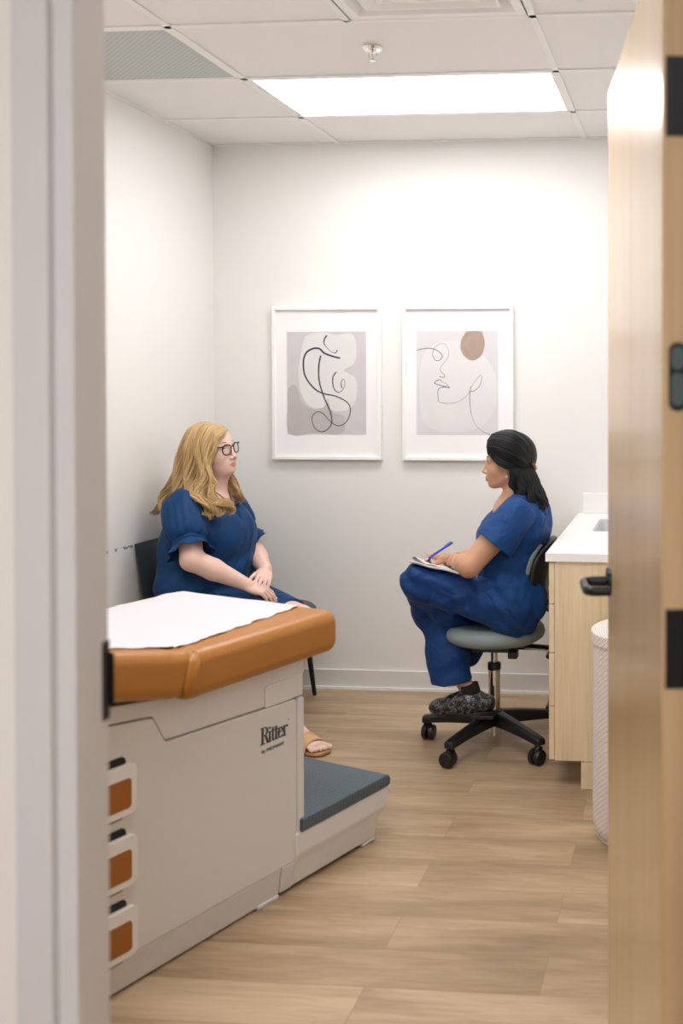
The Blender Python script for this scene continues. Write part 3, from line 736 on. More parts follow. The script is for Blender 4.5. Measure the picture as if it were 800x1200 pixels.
# ------------------------------------------------------------------ exam stool
SXC, SYC = -.818, 4.41
so = tag(empty('swivel_stool', (SXC, SYC, 0)), 'grey round swivel stool with backrest and five black castors', 'stool')
SZ = .525
MB().lathe([(.02, .450), (.150, .450), (.190, .455), (.211, .470), (.217, .487), (.212, .508), (.196, .522), (.165, .527), (.08, .521), (.01, .519)], seg=64).build('seat', M['stoolv'], so, smooth=True)
MB().lathe([(.012, .10), (.0255, .10), (.0255, .335), (.0265, .336), (.0265, .349), (.020, .352)], seg=24).build('gas_cylinder', M['chrome'], so, auto=40)
MB().lathe([(.008, .34), (.0145, .34), (.0145, .42), (.0135,.43)], seg=20).build('piston', M['chrome'], so, auto=40)
MB().lathe([(.012, .325), (.0285, .325), (.0285, .352), (.017, .356)], seg=24).build('collar', M['blackp'], so, auto=40)
MB().lathe([(.01, .075), (.014, .04), (.0145, .04), (.0145, .10)], seg=16).build('lower_spindle', M['chrome'], so, auto=40)
hub = MB().lathe([(.018, .088), (.038, .092), (.043, .118), (.038, .150), (.028, .158)], seg=28).build('base_hub', M['blackp'], so, auto=40)
base_ang = -115
wheelang = [165, -120, -60, 10, 84]
for k in range(5):
    a = R(base_ang+72*k); ca, sa = math.cos(a), math.sin(a)
    fn = lambda r_, y_, z_: (r_*ca-y_*sa, r_*sa+y_*ca, z_)
    mb = MB(); secs = [(.028, .027, .092, .150), (.10, .025, .092, .143), (.20, .023, .088, .128), (.275, .022, .082, .116), (.316, .022, .078, .108), (.322, .015, .080, .102)]
    vs = []; fs = []
    for (r_, wd, zb, zt) in secs:
        for y_, z_ in ((-wd, zb), (wd, zb), (wd, zt-.010), (wd*.6, zt), (-wd*.6, zt), (-wd, zt-.010)): vs.append(fn(r_, y_, z_))
    for i in range(len(secs)-1):
        for q in range(6): fs.append((i*6+q, i*6+(q+1) % 6, i*6+6+(q+1) % 6, i*6+6+q))
    fs += [(5,4,3,2,1,0), tuple(30+q for q in range(6))]
    mb.add(vs, fs); mb.build('base_arm', M['blackp'], so, bevel=.003, bseg=2)
    cx_, cy_ = .300*ca, .300*sa
    cs = MB(); cs.lathe([(.006, .05), (.006, .085)], (cx_, cy_, 0), seg=10)
    b_ = R(wheelang[k]); ox_, oy_ = .012*math.cos(b_), .012*math.sin(b_)
    cs.tube([(cx_-ox_*.2, cy_-oy_*.2, .072), (cx_+ox_, cy_+oy_, .050)], [.018, .016], 12)
    c0 = cs.build('caster', M['blackp'], so, auto=40)
    wx, wy = cx_+ox_, cy_+oy_; px_, py_ = -math.sin(b_), math.cos(b_)
    for sg in (-1, 1):
        w_ = MB(); segs = 28; vs = []; fs = []
        pr = [(.008, .003), (.028, .003), (.0318, .006), (.032, .021), (.028, .026), (.010, .0265)]
        for rr2, off in pr:
            for q in range(segs):
                aa = 2*PI*q/segs
                h_, z_ = rr2*math.cos(aa), rr2*math.sin(aa)
                vs.append((wx+sg*off*px_+h_*math.cos(b_), wy+sg*off*py_+h_*math.sin(b_), .0322+z_))
        for i in range(len(pr)-1):
            for q in range(segs): fs.append((i*segs+q, i*segs+(q+1) % segs, (i+1)*segs+(q+1) % segs, (i+1)*segs+q))
        fs.append(tuple(range(segs))); fs.append(tuple((len(pr)-1)*segs+q for q in range(segs)))
        w_.add(vs, fs); w_.build('wheel', M['blackp'], c0, auto=40)
MB().prism(rrect(.20, .14, .02, 4), .412, .430, XY).box((-.08,-.05,.43),(.08,.05,.443)).build('seat_mechanism', M['blackp'], so, bevel=.003)
mb = MB(); mb.box((.075, -.105, .395), (.115, -.055, .425)); mb.build('tension_knob', M['blackp'], so, bevel=.006)
MB().tube([(.09, -.02, .421), (.18, -.03, .421), (.262, -.04, .417)], [.006, .006, .005], 10).build('adjusting_lever', M['chrome'], so)
# back post and pad: pad faces -X, tilted
BA = R(8)
mb = MB(); mb.tube([(.08, .04, .418), (.24, .05, .405), (.280, .05, .43), (.288, .05, .52), (.256, .05, .72)], .012, 10, flat=1.9, up=(0,1,0)); mb.build('back_post', M['blackp'], so, auto=50)
def pad(name, m, x0, x1, wsc, hsc, zc=.758, tilt=.16, yc=.02):
    nu, nv = 32, 10; vs = []; fs = []
    W_, H_ = .20*wsc, .135*hsc
    prof2 = []
    for j in range(9):
        a = PI*j/8; prof2.append((math.cos(a), math.sin(a)))
    segs = 48
    for (cxx, rr2) in prof2:
        for q in range(segs):
            a = 2*PI*q/segs; ca, sa = math.cos(a), math.sin(a); e = 2.7
            sx = math.copysign(abs(ca)**(2/e), ca); sz = math.copysign(abs(sa)**(2/e), sa)
            k_ = .80+.20*rr2 if rr2 > 0 else .72
            yv = W_*sx*k_; zv = H_*sz*k_
            xv = (x0+x1)/2 + (x1-x0)/2*cxx - .9*yv*yv + tilt*zv+0.5*max(0, zv)**2
            vs.append((xv, yv+yc, zc+zv))
    n_ = len(prof2)
    for i in range(n_-1):
        for q in range(segs): fs.append((i*segs+q, i*segs+(q+1) % segs, (i+1)*segs+(q+1) % segs, (i+1)*segs+q))
    fs.append(tuple(range(segs))); fs.append(tuple((n_-1)*segs+q for q in range(segs)))
    return MB().add(vs, fs).build(name, m, so, auto=70)
pad('backrest_cushion', M['stoolv'], .184, .212, 1, 1.0)
pad('backrest_shell', M['blackp'], .200, .242, .975, .965)
# ------------------------------------------------------------------ people: continuous surfaces grown from soft solids
_F, _CX, _CY = 1231., 700., 447.
_th = math.atan(105/1231.); _c, _s = math.cos(_th), math.sin(_th)
def W(px, py, t):
    xc = (px-_CX)/_F; return np.array((t*(-_s+xc*_c), t*(_c+xc*_s), 1.55-(py-_CY)*t/_F))
V = lambda *a: np.array(a, float)
def unit(v): return v/np.linalg.norm(v)
def smin(a, b, k):
    if k <= 0: return np.minimum(a, b)
    h = np.clip(.5+.5*(b-a)/k, 0, 1); return b+(a-b)*h-k*h*(1-h)
def cone(a, b, ra, rb, k=.01, n=None, f=1.0, op='u'):
    a = np.asarray(a, float); b = np.asarray(b, float); ba = b-a; L2 = max(1e-12, ba@ba)
    nn_ = None if n is None else unit(np.asarray(n, float))
    def fn(Pt):
        p = Pt-a
        if nn_ is not None:
            # squash across nn_ (kept perpendicular to the bone)
            dn = p@nn_; p = p+(dn*(1/f-1))[:, None]*nn_; b2 = ba+(ba@nn_)*(1/f-1)*nn_; l2 = b2@b2
        else: b2 = ba; l2 = L2
        t = np.clip(p@b2/l2, 0, 1)
        d = np.linalg.norm(p-t[:, None]*b2, axis=1)-(ra+(rb-ra)*t)
        return d*(min(1, f) if nn_ is not None else 1)
    pad_ = max(ra, rb)*(max(1, f) if nn_ is not None else 1)
    return (fn, np.minimum(a, b)-pad_, np.maximum(a, b)+pad_, k, op)
def ell(c_, r_, M3=None, k=.015, op='u'):
    c_ = np.asarray(c_, float); r_ = np.asarray(r_, float); Rm = np.eye(3) if M3 is None else M3
    def fn(Pt):
        q = (Pt-c_)@Rm        # columns of Rm are the local axes
        k0 = np.linalg.norm(q/r_, axis=1); k1 = np.linalg.norm(q/(r_*r_), axis=1)
        return k0*(k0-1)/np.maximum(k1, 1e-9)
    e = np.sqrt(((Rm*r_)**2).sum(1))
    return (fn, c_-e, c_+e, k, op)
def plane(p, n, k=.004):          # keeps the side n points away from
    p = np.asarray(p, float); n = unit(np.asarray(n, float))
    return (lambda Pt: (Pt-p)@n, None, None, k, 'i')
def combine(prims, Pt, sel=None):
    d = np.full(len(Pt), 9.0)
    for i, (fn, lo, hi, k, op) in enumerate(prims):
        if sel is not None and not sel[i]: continue
        v_ = fn(Pt)
        if op == 'u': d = smin(d, v_, k)
        elif op == 's': d = -smin(-d, v_, k)
        elif op == 'i': d = -smin(-d, -v_, k)
    return d
def axis_grid(lo, hi, h, fine):
    """coordinates with step h, finer inside the (a,b,hf) ranges"""
    out = [lo]; x = lo
    while x < hi:
        st = h
        for a, b, hf in fine:
            if a <= x <= b: st = min(st, hf)
            elif x < a: st = min(st, max(hf, (a-x)*.5+hf))
        x += st; out.append(x)
    return np.array(out)
def grow(name, prims, h, mats, fine=((), (), ()), matfn=None, parent=None, disp=None, flip=False, lo=None, hi=None):
    us = [p for p in prims if p[4] == 'u']
    lo_ = np.min([p[1] for p in us], 0)-.012 if lo is None else np.asarray(lo); hi_ = np.max([p[2] for p in us], 0)+.012 if hi is None else np.asarray(hi)
    ax = [axis_grid(lo_[i], hi_[i], h, fine[i]) for i in range(3)]
    nx, ny, nz = map(len, ax)
    Fd = np.ones((nx, ny, nz), np.float32); B = 14
    for i0 in range(0, nx, B):
        for j0 in range(0, ny, B):
            i1, j1 = min(i0+B, nx), min(j0+B, ny)
            ks = list(range(0, nz, B)); cs = []; rs = []
            for k0 in ks:
                k1 = min(k0+B, nz)
                a = V(ax[0][i0], ax[1][j0], ax[2][k0]); b = V(ax[0][i1-1], ax[1][j1-1], ax[2][k1-1]); cs.append((a+b)/2); rs.append(np.linalg.norm(b-a)/2+.004)
            cs = np.array(cs); rs = np.array(rs)
            vals = []
            for p in prims: vals.append(p[0](cs))
            Dc = combine(prims, cs)
            for q, k0 in enumerate(ks):
                k1 = min(k0+B, nz); rb = rs[q]*1.25+.012
                if abs(Dc[q]) > rb+.01: Fd[i0:i1, j0:j1, k0:k1] = 1 if Dc[q] > 0 else -1; continue
                umin = min(vals[m_][q] for m_ in range(len(prims)) if prims[m_][4] == 'u')
                sel = []
                for m_, p in enumerate(prims):
                    v_ = vals[m_][q]
                    if p[4] == 'u': sel.append(v_ < umin+2*rb+p[3])
                    elif p[4] == 's': sel.append(v_ < rb+p[3]+.01)
                    else: sel.append(v_ > -rb-p[3]-.01)
                X, Y, Z = np.meshgrid(ax[0][i0:i1], ax[1][j0:j1], ax[2][k0:k1], indexing='ij')
                Pt = np.stack([X.ravel(), Y.ravel(), Z.ravel()], 1)
                d = combine(prims, Pt, sel)
                if disp is not None: d = d-disp(Pt)
                Fd[i0:i1, j0:j1, k0:k1] = d.reshape(X.shape)
    ins = Fd < 0
    cnt = np.zeros((nx-1, ny-1, nz-1), np.uint8)
    for a in (0, 1):
        for b in (0, 1):
            for c_ in (0, 1): cnt += ins[a:nx-1+a, b:ny-1+b, c_:nz-1+c_]
    act = np.argwhere((cnt > 0) & (cnt < 8)); n = len(act)
    idx = np.full(cnt.shape, -1, np.int32); idx[act[:, 0], act[:, 1], act[:, 2]] = np.arange(n)
    acc = np.zeros((n, 3)); wt_ = np.zeros(n)
    cor = [(a, b, c_) for a in (0, 1) for b in (0, 1) for c_ in (0, 1)]
    for a in cor:
        for dd in range(3):
            if a[dd]: continue
            b = list(a); b[dd] = 1
            ia = act+np.array(a); ib = act+np.array(b)
            fa = Fd[ia[:, 0], ia[:, 1], ia[:, 2]].astype(float); fb = Fd[ib[:, 0], ib[:, 1], ib[:, 2]].astype(float)
            m_ = (fa < 0) != (fb < 0)
            t = np.where(m_, fa/np.where(m_, fa-fb, 1), 0)
            pa = np.stack([ax[q][ia[:, q]] for q in range(3)], 1); pb = np.stack([ax[q][ib[:, q]] for q in range(3)], 1)
            acc += np.where(m_[:, None], pa+(pb-pa)*t[:, None], 0); wt_ += m_
    vs = acc/wt_[:, None]
    faces = []
    for dd in range(3):
        e1, e2 = (dd+1) % 3, (dd+2) % 3
        sl0 = [slice(None)]*3; sl1 = [slice(None)]*3; sl0[dd] = slice(0, -1); sl1[dd] = slice(1, None)
        A, Bb = ins[tuple(sl0)], ins[tuple(sl1)]
        e = np.argwhere(A != Bb)
        e = e[(e[:, e1] > 0) & (e[:, e2] > 0) & (e[:, e1] < Fd.shape[e1]-1) & (e[:, e2] < Fd.shape[e2]-1)]
        def cell(o1, o2):
            c_ = e.copy(); c_[:, e1] += o1; c_[:, e2] += o2; return idx[c_[:, 0], c_[:, 1], c_[:, 2]]
        q = np.stack([cell(-1, -1), cell(0, -1), cell(0, 0), cell(-1, 0)], 1)
        inA = A[e[:, 0], e[:, 1], e[:, 2]]
        q = np.where(inA[:, None], q, q[:, ::-1]); faces.append(q)
    fc = np.concatenate(faces); fc = fc[(fc >= 0).all(1)]
    # a little relaxation takes out the grid steps
    if 1:
        nv = len(vs); ee_ = np.concatenate([fc[:, [0, 1]], fc[:, [1, 2]], fc[:, [2, 3]], fc[:, [3, 0]]])
        sm = np.zeros((nv, 3)); dg_ = np.bincount(ee_[:, 0], minlength=nv)+np.bincount(ee_[:, 1], minlength=nv)
        for c_ in range(3):
            sm[:, c_] = np.bincount(ee_[:, 0], vs[ee_[:, 1], c_], nv)+np.bincount(ee_[:, 1], vs[ee_[:, 0], c_], nv)
        sm /= np.maximum(dg_, 1)[:, None]; vs = vs*.5+sm*.5
    me = bpy.data.meshes.new(name); me.vertices.add(len(vs)); me.vertices.foreach_set('co', vs.ravel())
    me.loops.add(len(fc)*4); me.loops.foreach_set('vertex_index', fc.ravel().astype(np.int32))
    me.polygons.add(len(fc)); me.polygons.foreach_set('loop_start', np.arange(0, len(fc)*4, 4, dtype=np.int32))
    try: me.polygons.foreach_set('loop_total', np.full(len(fc), 4, np.int32))
    except Exception: pass
    for m_ in (mats if isinstance(mats, (list, tuple)) else [mats]): me.materials.append(m_)
    me.polygons.foreach_set('use_smooth', np.ones(len(fc), bool))
    if matfn is not None:
        cen = vs[fc].mean(1); me.polygons.foreach_set('material_index', matfn(cen).astype(np.int32))
    me.update(calc_edges=True); me.validate()
    o = bpy.data.objects.new(name, me); COL.objects.link(o)
    if parent: o.parent = parent; o.matrix_parent_inverse = Matrix.Translation(-Vector(parent.location))
    return o
def rebase(o, parent):
    o.parent = parent; o.matrix_parent_inverse = Matrix.Translation(-Vector(parent.location)); return o

_rs = np.random.RandomState(4); _ng = _rs.rand(32, 32, 32)
def vnoise(q):
    i = np.floor(q).astype(int); f = q-i; f = f*f*(3-2*f); i0 = i & 31; i1 = (i+1) & 31; o = 0
    for a in (0, 1):
        for b in (0, 1):
            for c_ in (0, 1):
                w_ = (f[:, 0] if a else 1-f[:, 0])*(f[:, 1] if b else 1-f[:, 1])*(f[:, 2] if c_ else 1-f[:, 2])
                o = o+w_*_ng[(i1 if a else i0)[:, 0], (i1 if b else i0)[:, 1], (i1 if c_ else i0)[:, 2]]
    return o
def creases(Pt, dirn, scale=14, stretch=3.2, off=0):
    """soft cloth ridges running along dirn; roughly -1..1"""
    d = unit(np.asarray(dirn, float)); al = (Pt@d)[:, None]*d; q = (Pt-al)*scale+al*scale/stretch+off
    q = q+.9*(vnoise(q*.6+7)[:, None]-.5)*2
    n = vnoise(q); n2 = vnoise(q*2.1+11)
    return (1-np.abs(2*n-1)*2)+.45*(1-np.abs(2*n2-1)*2)
def ruffle_verts(o, dirn, amp, scale=14, stretch=3, off=0):
    me = o.data; v_ = np.empty(len(me.vertices)*3); me.vertices.foreach_get('co', v_); v_ = v_.reshape(-1, 3)
    n_ = np.empty(len(me.vertices)*3); me.vertices.foreach_get('normal', n_); n_ = n_.reshape(-1, 3)
    v_ = v_+n_*(creases(v_, dirn, scale, stretch, off)*amp)[:, None]; me.vertices.foreach_set('co', v_.ravel()); me.update()
class Frame:
    def __init__(s, o, x, z, sc=1.0, mirror=1):
        s.o = np.asarray(o, float); x = unit(np.asarray(x, float)); z = np.asarray(z, float); z = unit(z-x*(z@x)); y = np.cross(z, x)*mirror
        s.M = np.stack([x, y, z], 1); s.s = sc
    def p(s, *a): return s.o+s.M@(np.array(a, float)*s.s)
    def loc(s, Pt): return (Pt-s.o)@s.M/s.s
    def cone(s, a, b, ra, rb=None, k=.01, **kw):
        if 'n' in kw: kw['n'] = s.M@np.array(kw['n'], float)
        return cone(s.p(*a), s.p(*b), ra*s.s, (ra if rb is None else rb)*s.s, k*s.s, **kw)
    def ell(s, c_, r_, k=.015, ry=0, rz=0, rx=0, **kw):
        E_ = np.array((Matrix.Rotation(rz, 3, 'Z') @ Matrix.Rotation(ry, 3, 'Y') @ Matrix.Rotation(rx, 3, 'X')))
        return ell(s.p(*c_), np.array(r_)*s.s, s.M@E_, k*s.s, **kw)

def head_prims(f, full=1.0, nose=1.0):
    p = [f.ell((-.015,0,.026),(.095,.076,.079)), f.ell((.030,0,-.028),(.062,.060*full,.085), .02), f.ell((.024,0,.036),(.055,.062,.048), .02)]
    p += [f.ell((.048,0,-.070),(.040*full,.042*full,.034*full), .02)]
    for s_ in (-1, 1):
        p += [f.cone((-.002,s_*.048*full,-.062),(.060,s_*.016,-.094), .020*full, .018, .02), f.ell((.048,s_*.034,-.038),(.030*full,.029*full,.028*full), .02)]
    p += [f.ell((.072,0,-.098),(.018,.020,.015), .014), f.ell((.070,0,-.066),(.025,.032,.028), .014)]
    for s_ in (-1, 1): p += [f.cone((.082,s_*.012,.016),(.068,s_*.046,.014), .0075, .0065, .012)]
    for s_ in (-1, 1): p += [f.ell((.0965,s_*.033,.000),(.016,.019,.0125), .012, op='s')]
    for s_ in (-1, 1):   # lids
        p += [f.cone((.0785,s_*.018,.002),(.0835,s_*.031,.0085), .0028, .0032, .004), f.cone((.0835,s_*.031,.0085),(.0735,s_*.047,.001), .0032, .0026, .004),
              f.cone((.078,s_*.018,-.003),(.0805,s_*.032,-.0085), .0024, .0026, .005), f.cone((.0805,s_*.032,-.0085),(.073,s_*.047,-.001), .0026, .0024, .005)]
    p += [f.cone((.083,0,.010),(.1045*nose,0,-.036), .0065, .0085, .010), f.ell((.1065*nose,0,-.0405),(.0105,.0095,.0088), .006)]
    for s_ in (-1, 1): p += [f.ell((.0955*nose,s_*.0125,-.0455),(.0105,.0072,.0078), .005), f.ell((.0985*nose,s_*.0075,-.0515),(.005,.0034,.003), .002, op='s')]
    for s_ in (-1, 1):
        p += [f.cone((.0960,s_*.004,-.0665),(.0835,s_*.0225,-.0715), .0052, .0024, .004), f.cone((.0945,0,-.0775),(.0825,s_*.0200,-.0738), .0062, .0026, .004)]
        p += [f.cone((.1020,0,-.0718),(.0885,s_*.0230,-.0722), .0012, .0010, .002, op='s')]
    for s_ in (-1, 1):
        p += [f.ell((-.004,s_*.0765,-.010),(.019,.0065,.031), .005, rz=s_*-.35, ry=.15), f.ell((-.001,s_*.083,-.008),(.010,.0055,.018), .004, rz=s_*-.35, op='s')]
    return p
def lip_mask(f, Pt):
    q = f.loc(Pt); q = np.abs(q*[1,1,1]) * [1,1,1]; q2 = f.loc(Pt); y = np.abs(q2[:, 1])*1.06; x, z = q2[:, 0], q2[:, 2]
    up = -.0715+.0090*np.clip(1-(y/.0235)**1.6, 0, 1)-.0015*(y < .003); dn = -.0725-.0105*np.sqrt(np.clip(1-(y/.0215)**2, 0, 1))
    return (y < .0232) & (z < up) & (z > dn) & (x > .080)
def eyes(f, parent, iris=(90,60,40), brow=(120,80,50), gaze=(1,0,0)):
    ew = bpy.data.materials.get('eye_white') or mat('eye_white', (228,222,218), .2)
    im = mat('iris', iris, .15); bm_ = mat('brow_hair', brow, .8)
    for s_ in (-1, 1):
        c_ = f.p(.0695, s_*.0315, 0); r_ = .0122*f.s
        mb = MB(); vs = []; fs = []; nl, ns_ = 10, 20; g = unit(f.M@unit(V(gaze[0], gaze[1]+s_*.05, gaze[2]))); u_ = unit(np.cross(g, V(0,0,1))); w_ = np.cross(u_, g)
        for i in range(nl+1):
            a = PI*(i+.02)/(nl+.04)
            for k in range(ns_):
                b = 2*PI*k/ns_; vs.append(c_+r_*(g*math.cos(a)+(u_*math.cos(b)+w_*math.sin(b))*math.sin(a)))
        mi = []
        for i in range(nl):
            for k in range(ns_): fs.append((i*ns_+k, i*ns_+(k+1) % ns_, (i+1)*ns_+(k+1) % ns_, (i+1)*ns_+k)); mi.append(1 if i < 2 else 0)
        fs.append(tuple(range(ns_))); mi.append(1)
        mb.add(vs, fs); mb.m = mi; rebase(mb.build('eye', [ew, im], smooth=True), parent)
        # brow and lashes follow the ridge
        mb = MB(); pts = [f.p(.0885-.00*k, s_*y, z) for k, (y, z) in enumerate(())]
        br = [(.0885,.011,.0195),(.0875,.020,.0225),(.0840,.030,.0250),(.0785,.040,.0245),(.0715,.049,.0205)]
        mb.tube([f.p(x, s_*y, z) for x, y, z in br], [r*f.s for r in (.0010,.0016,.0017,.0013,.0006)], 8, flat=1.0)
        rebase(mb.build('eyebrow', bm_, smooth=True), parent)
        mb = MB(); la = [(.0805,.0175,.0035),(.0858,.024,.0080),(.0868,.032,.0098),(.0825,.041,.0075),(.0755,.049,.0020)]
        mb.tube([f.p(x, s_*y, z) for x, y, z in la], [r*f.s for r in (.0006,.0012,.0014,.0014,.0006)], 6)
        rebase(mb.build('eyelashes', bpy.data.materials.get('lash') or mat('lash', (28,22,20), .7), smooth=True), parent)

def hand_prims(f, curls, thumb, spread=.0, kk=.0035):
    """curls: four (base, mid, tip) bends in degrees; thumb: list of three points + radii in hand space"""
    p = [f.ell((.046,.000,-.003),(.050,.036,.0125), .012), f.cone((-.03,0,0),(.012,0,-.001), .0235, .024, .014, n=(0,0,1), f=.74), f.ell((.030,.024,-.008),(.028,.015,.013), .012), f.ell((.036,-.026,-.006),(.032,.011,.012), .010)]
    ys = (.0285, .0095, -.0098, -.0275); xs_ = (.084, .088, .084, .076); L_ = ((.043,.026,.020),(.047,.030,.021),(.043,.028,.021),(.034,.021,.018)); rr = (.0090,.0092,.0088,.0078)
    tips = []
    for i in range(4):
        x, y, z = xs_[i], ys[i], -.001
        p.append(f.cone((.018, y*.55, -.001), (x, y, z), .0095, .0093, .009))
        a = 0; sp_ = spread*(1.5-i)/1.5
        for j in range(3):
            a += R(curls[i][j]); r0, r1 = rr[i]*(1-.08*j), rr[i]*(1-.08*(j+1))
            x2, y2, z2 = x+L_[i][j]*math.cos(a)*math.cos(sp_), y+L_[i][j]*math.cos(a)*math.sin(sp_), z-L_[i][j]*math.sin(a)
            p.append(f.cone((x, y, z), (x2, y2, z2), r0, r1, kk if j == 0 else .002)); x, y, z = x2, y2, z2
        tips.append(((x, y, z), a, sp_, rr[i]))
    for (a, ra), (b, rb), k in zip(thumb[:-1], thumb[1:], (.010, .003, .003)): p.append(f.cone(a, b, ra, rb, k))
    return p, tips
def nails(f, tips, parent, m):
    for (x, y, z), a, sp_, r_ in tips:
        fr_ = Frame(f.p(x, y, z), f.M@V(math.cos(a)*math.cos(sp_), math.cos(a)*math.sin(sp_), -math.sin(a)), f.M@V(math.sin(a), 0, math.cos(a)), f.s)
        mb = MB(); vs = []; fs = []
        for i in range(5):
            for j in range(5):
                u_ = (i-2)/2; w_ = (j-2)/2; rx = math.sqrt(max(0, 1-.35*u_*u_))
                vs.append(fr_.p(.001+.0052*u_, .0048*w_*rx, r_*.90+.0009-.0016*w_*w_-.0010*max(0, u_)))
        for i in range(4):
            for j in range(4): a_ = i*5+j; fs.append((a_, a_+5, a_+6, a_+1))
        mb.add(vs, fs); o = rebase(mb.build('fingernail', m, smooth=True), parent)
        md = o.modifiers.new('s', 'SOLIDIFY'); md.thickness = .0012; md.offset = -1

def crom(pts, n):
    P_ = np.array(pts, float); m_ = len(P_); out = []
    for t in np.linspace(0, m_-1-1e-6, n):
        i = int(t); u = t-i; p0, p1, p2, p3 = P_[max(i-1,0)], P_[i], P_[min(i+1,m_-1)], P_[min(i+2,m_-1)]
        out.append(.5*((2*p1)+(-p0+p2)*u+(2*p0-5*p1+4*p2-p3)*u*u+(-p0+3*p1-3*p2+p3)*u**3))
    return np.array(out)
def strands(sheets, count, npt, rad, seed, depth=.012, wave=(.0, 1.), centre=None, jit=.003, clump=7, lens=(.86, 1.0), flat=1.0, seg=5):
    """one mesh of many tapering strands that follow sheets of guide curves"""
    rg = np.random.RandomState(seed); VS = []; FS = []; off = 0
    tot = sum(s_[1] for s_ in sheets)
    for guides, wgt in sheets:
        G = np.array([crom(g, npt) for g in guides]); ng = len(G)
        for q in range(int(count*wgt/tot)):
            u = rg.rand()*(ng-1-1e-6); cl_ = np.floor(u*clump)/clump+.5/clump; i = int(u); t = u-i
            C = G[i]*(1-t)+G[i+1]*t
            dpt = rg.rand()**1.5*depth; ln = lens[0]+(lens[1]-lens[0])*rg.rand()
            s_ = np.linspace(0, 1, npt)
            # pull to the clump centre towards the tip
            i2 = int(min(cl_, ng-1-1e-6)); t2 = cl_-i2; Cc = G[i2]*(1-t2)+G[min(i2+1, ng-1)]*t2
            pull = (np.clip((s_-.35)/.65, 0, 1)**1.3*.5)[:, None]; C = C*(1-pull)+Cc*pull
            cen = centre if centre is not None else G.mean((0, 1))
            inward = cen-C; inward[:, 2] *= .3; inward /= np.maximum(np.linalg.norm(inward, axis=1), 1e-6)[:, None]
            C = C+inward*(dpt*np.sin(np.clip(s_*3, 0, 1)*PI/2))[:, None]
            tan = np.gradient(C, axis=0); tan /= np.maximum(np.linalg.norm(tan, axis=1), 1e-9)[:, None]
            side_ = np.cross(tan, inward); side_ /= np.maximum(np.linalg.norm(side_, axis=1), 1e-9)[:, None]
            ph = cl_*2.1+.18*rg.randn(); amp = wave[0]*np.clip((s_-.12)*2.0, 0, 1)
            C = C+side_*(amp*np.sin(s_*2*PI*wave[1]+ph))[:, None]-inward*(amp*.9*np.cos(s_*2*PI*wave[1]+cl_*6.3))[:, None]
            C = C+side_*(jit*rg.randn()*np.clip(s_*4, .15, 1))[:, None]
            n_ = max(4, int(npt*ln)); C = C[:n_]; side_ = side_[:n_]; inward = inward[:n_]
            rr = rad*(.7+.6*rg.rand())*np.clip(np.sin(np.linspace(.22, 1, n_)*PI)**.45, .12, 1)
            for k in range(seg):
                pass
            ang_ = 2*PI*np.arange(seg)/seg
            ring_ = C[:, None, :]+rr[:, None, None]*(flat*np.cos(ang_)[None, :, None]*side_[:, None, :]+np.sin(ang_)[None, :, None]*inward[:, None, :])
            VS.append(ring_.reshape(-1, 3))
            ii = np.arange(n_-1)[:, None]*seg; kk_ = np.arange(seg)[None, :]; k2 = (kk_+1) % seg
            FS.append(np.stack([off+ii+kk_, off+ii+k2, off+ii+seg+k2, off+ii+seg+kk_], -1).reshape(-1, 4)); off += n_*seg
    return np.concatenate(VS), np.concatenate(FS)
def mesh_np(name, vs, fc, m, parent):
    me = bpy.data.meshes.new(name); me.vertices.add(len(vs)); me.vertices.foreach_set('co', vs.ravel())
    me.loops.add(len(fc)*4); me.loops.foreach_set('vertex_index', fc.ravel().astype(np.int32))
    me.polygons.add(len(fc)); me.polygons.foreach_set('loop_start', np.arange(0, len(fc)*4, 4, dtype=np.int32))
    me.polygons.foreach_set('use_smooth', np.ones(len(fc), bool)); me.materials.append(m); me.update(calc_edges=True); me.validate()
    o = bpy.data.objects.new(name, me); COL.objects.link(o); return rebase(o, parent)
def mesh_arrays(o):
    me = o.data; v_ = np.empty(len(me.vertices)*3); me.vertices.foreach_get('co', v_); f_ = np.empty(len(me.loops), np.int32); me.loops.foreach_get('vertex_index', f_)
    return v_.reshape(-1, 3), f_.reshape(-1, 4)
def hairmat(name, a, b, c_, rough=.38, spec=.5):
    m = mat(name, b, rough, spec=spec); nt = m.node_tree; N = nt.nodes; L = nt.links; bs = N['Principled BSDF']
    g = N.new('ShaderNodeNewGeometry'); tc = N.new('ShaderNodeTexCoord')
    r = N.new('ShaderNodeValToRGB'); e = r.color_ramp.elements; e[0].color = lin(a)+(1,); e[1].color = lin(c_)+(1,); x = e.new(.5); x.color = lin(b)+(1,)
    L.new(g.outputs['Random Per Island'], r.inputs[0]); L.new(r.outputs[0], bs.inputs['Base Color']); return m
def fabric(name, col, bump_=.8, rough=.66, sheen=.05, fold=(9, .012)):
    m = mat(name, col, rough, sheen=sheen, spec=.3); nt = m.node_tree; N = nt.nodes; L = nt.links; b = N['Principled BSDF']
    tc = N.new('ShaderNodeTexCoord'); n = N.new('ShaderNodeTexNoise'); n.inputs['Scale'].default_value = fold[0]; n.inputs['Detail'].default_value = 2.5; n.inputs['Distortion'].default_value = .8
    L.new(tc.outputs['Object'], n.inputs['Vector'])
    bp = N.new('ShaderNodeBump'); bp.inputs['Strength'].default_value = bump_; bp.inputs['Distance'].default_value = fold[1]; L.new(n.outputs[0], bp.inputs['Height'])
    n2 = N.new('ShaderNodeTexNoise'); n2.inputs['Scale'].default_value = 900; L.new(tc.outputs['Object'], n2.inputs['Vector'])
    b2 = N.new('ShaderNodeBump'); b2.inputs['Strength'].default_value = .15; b2.inputs['Distance'].default_value = .0004; L.new(n2.outputs[0], b2.inputs['Height']); L.new(bp.outputs[0], b2.inputs['Normal'])
    L.new(b2.outputs[0], b.inputs['Normal']); return m
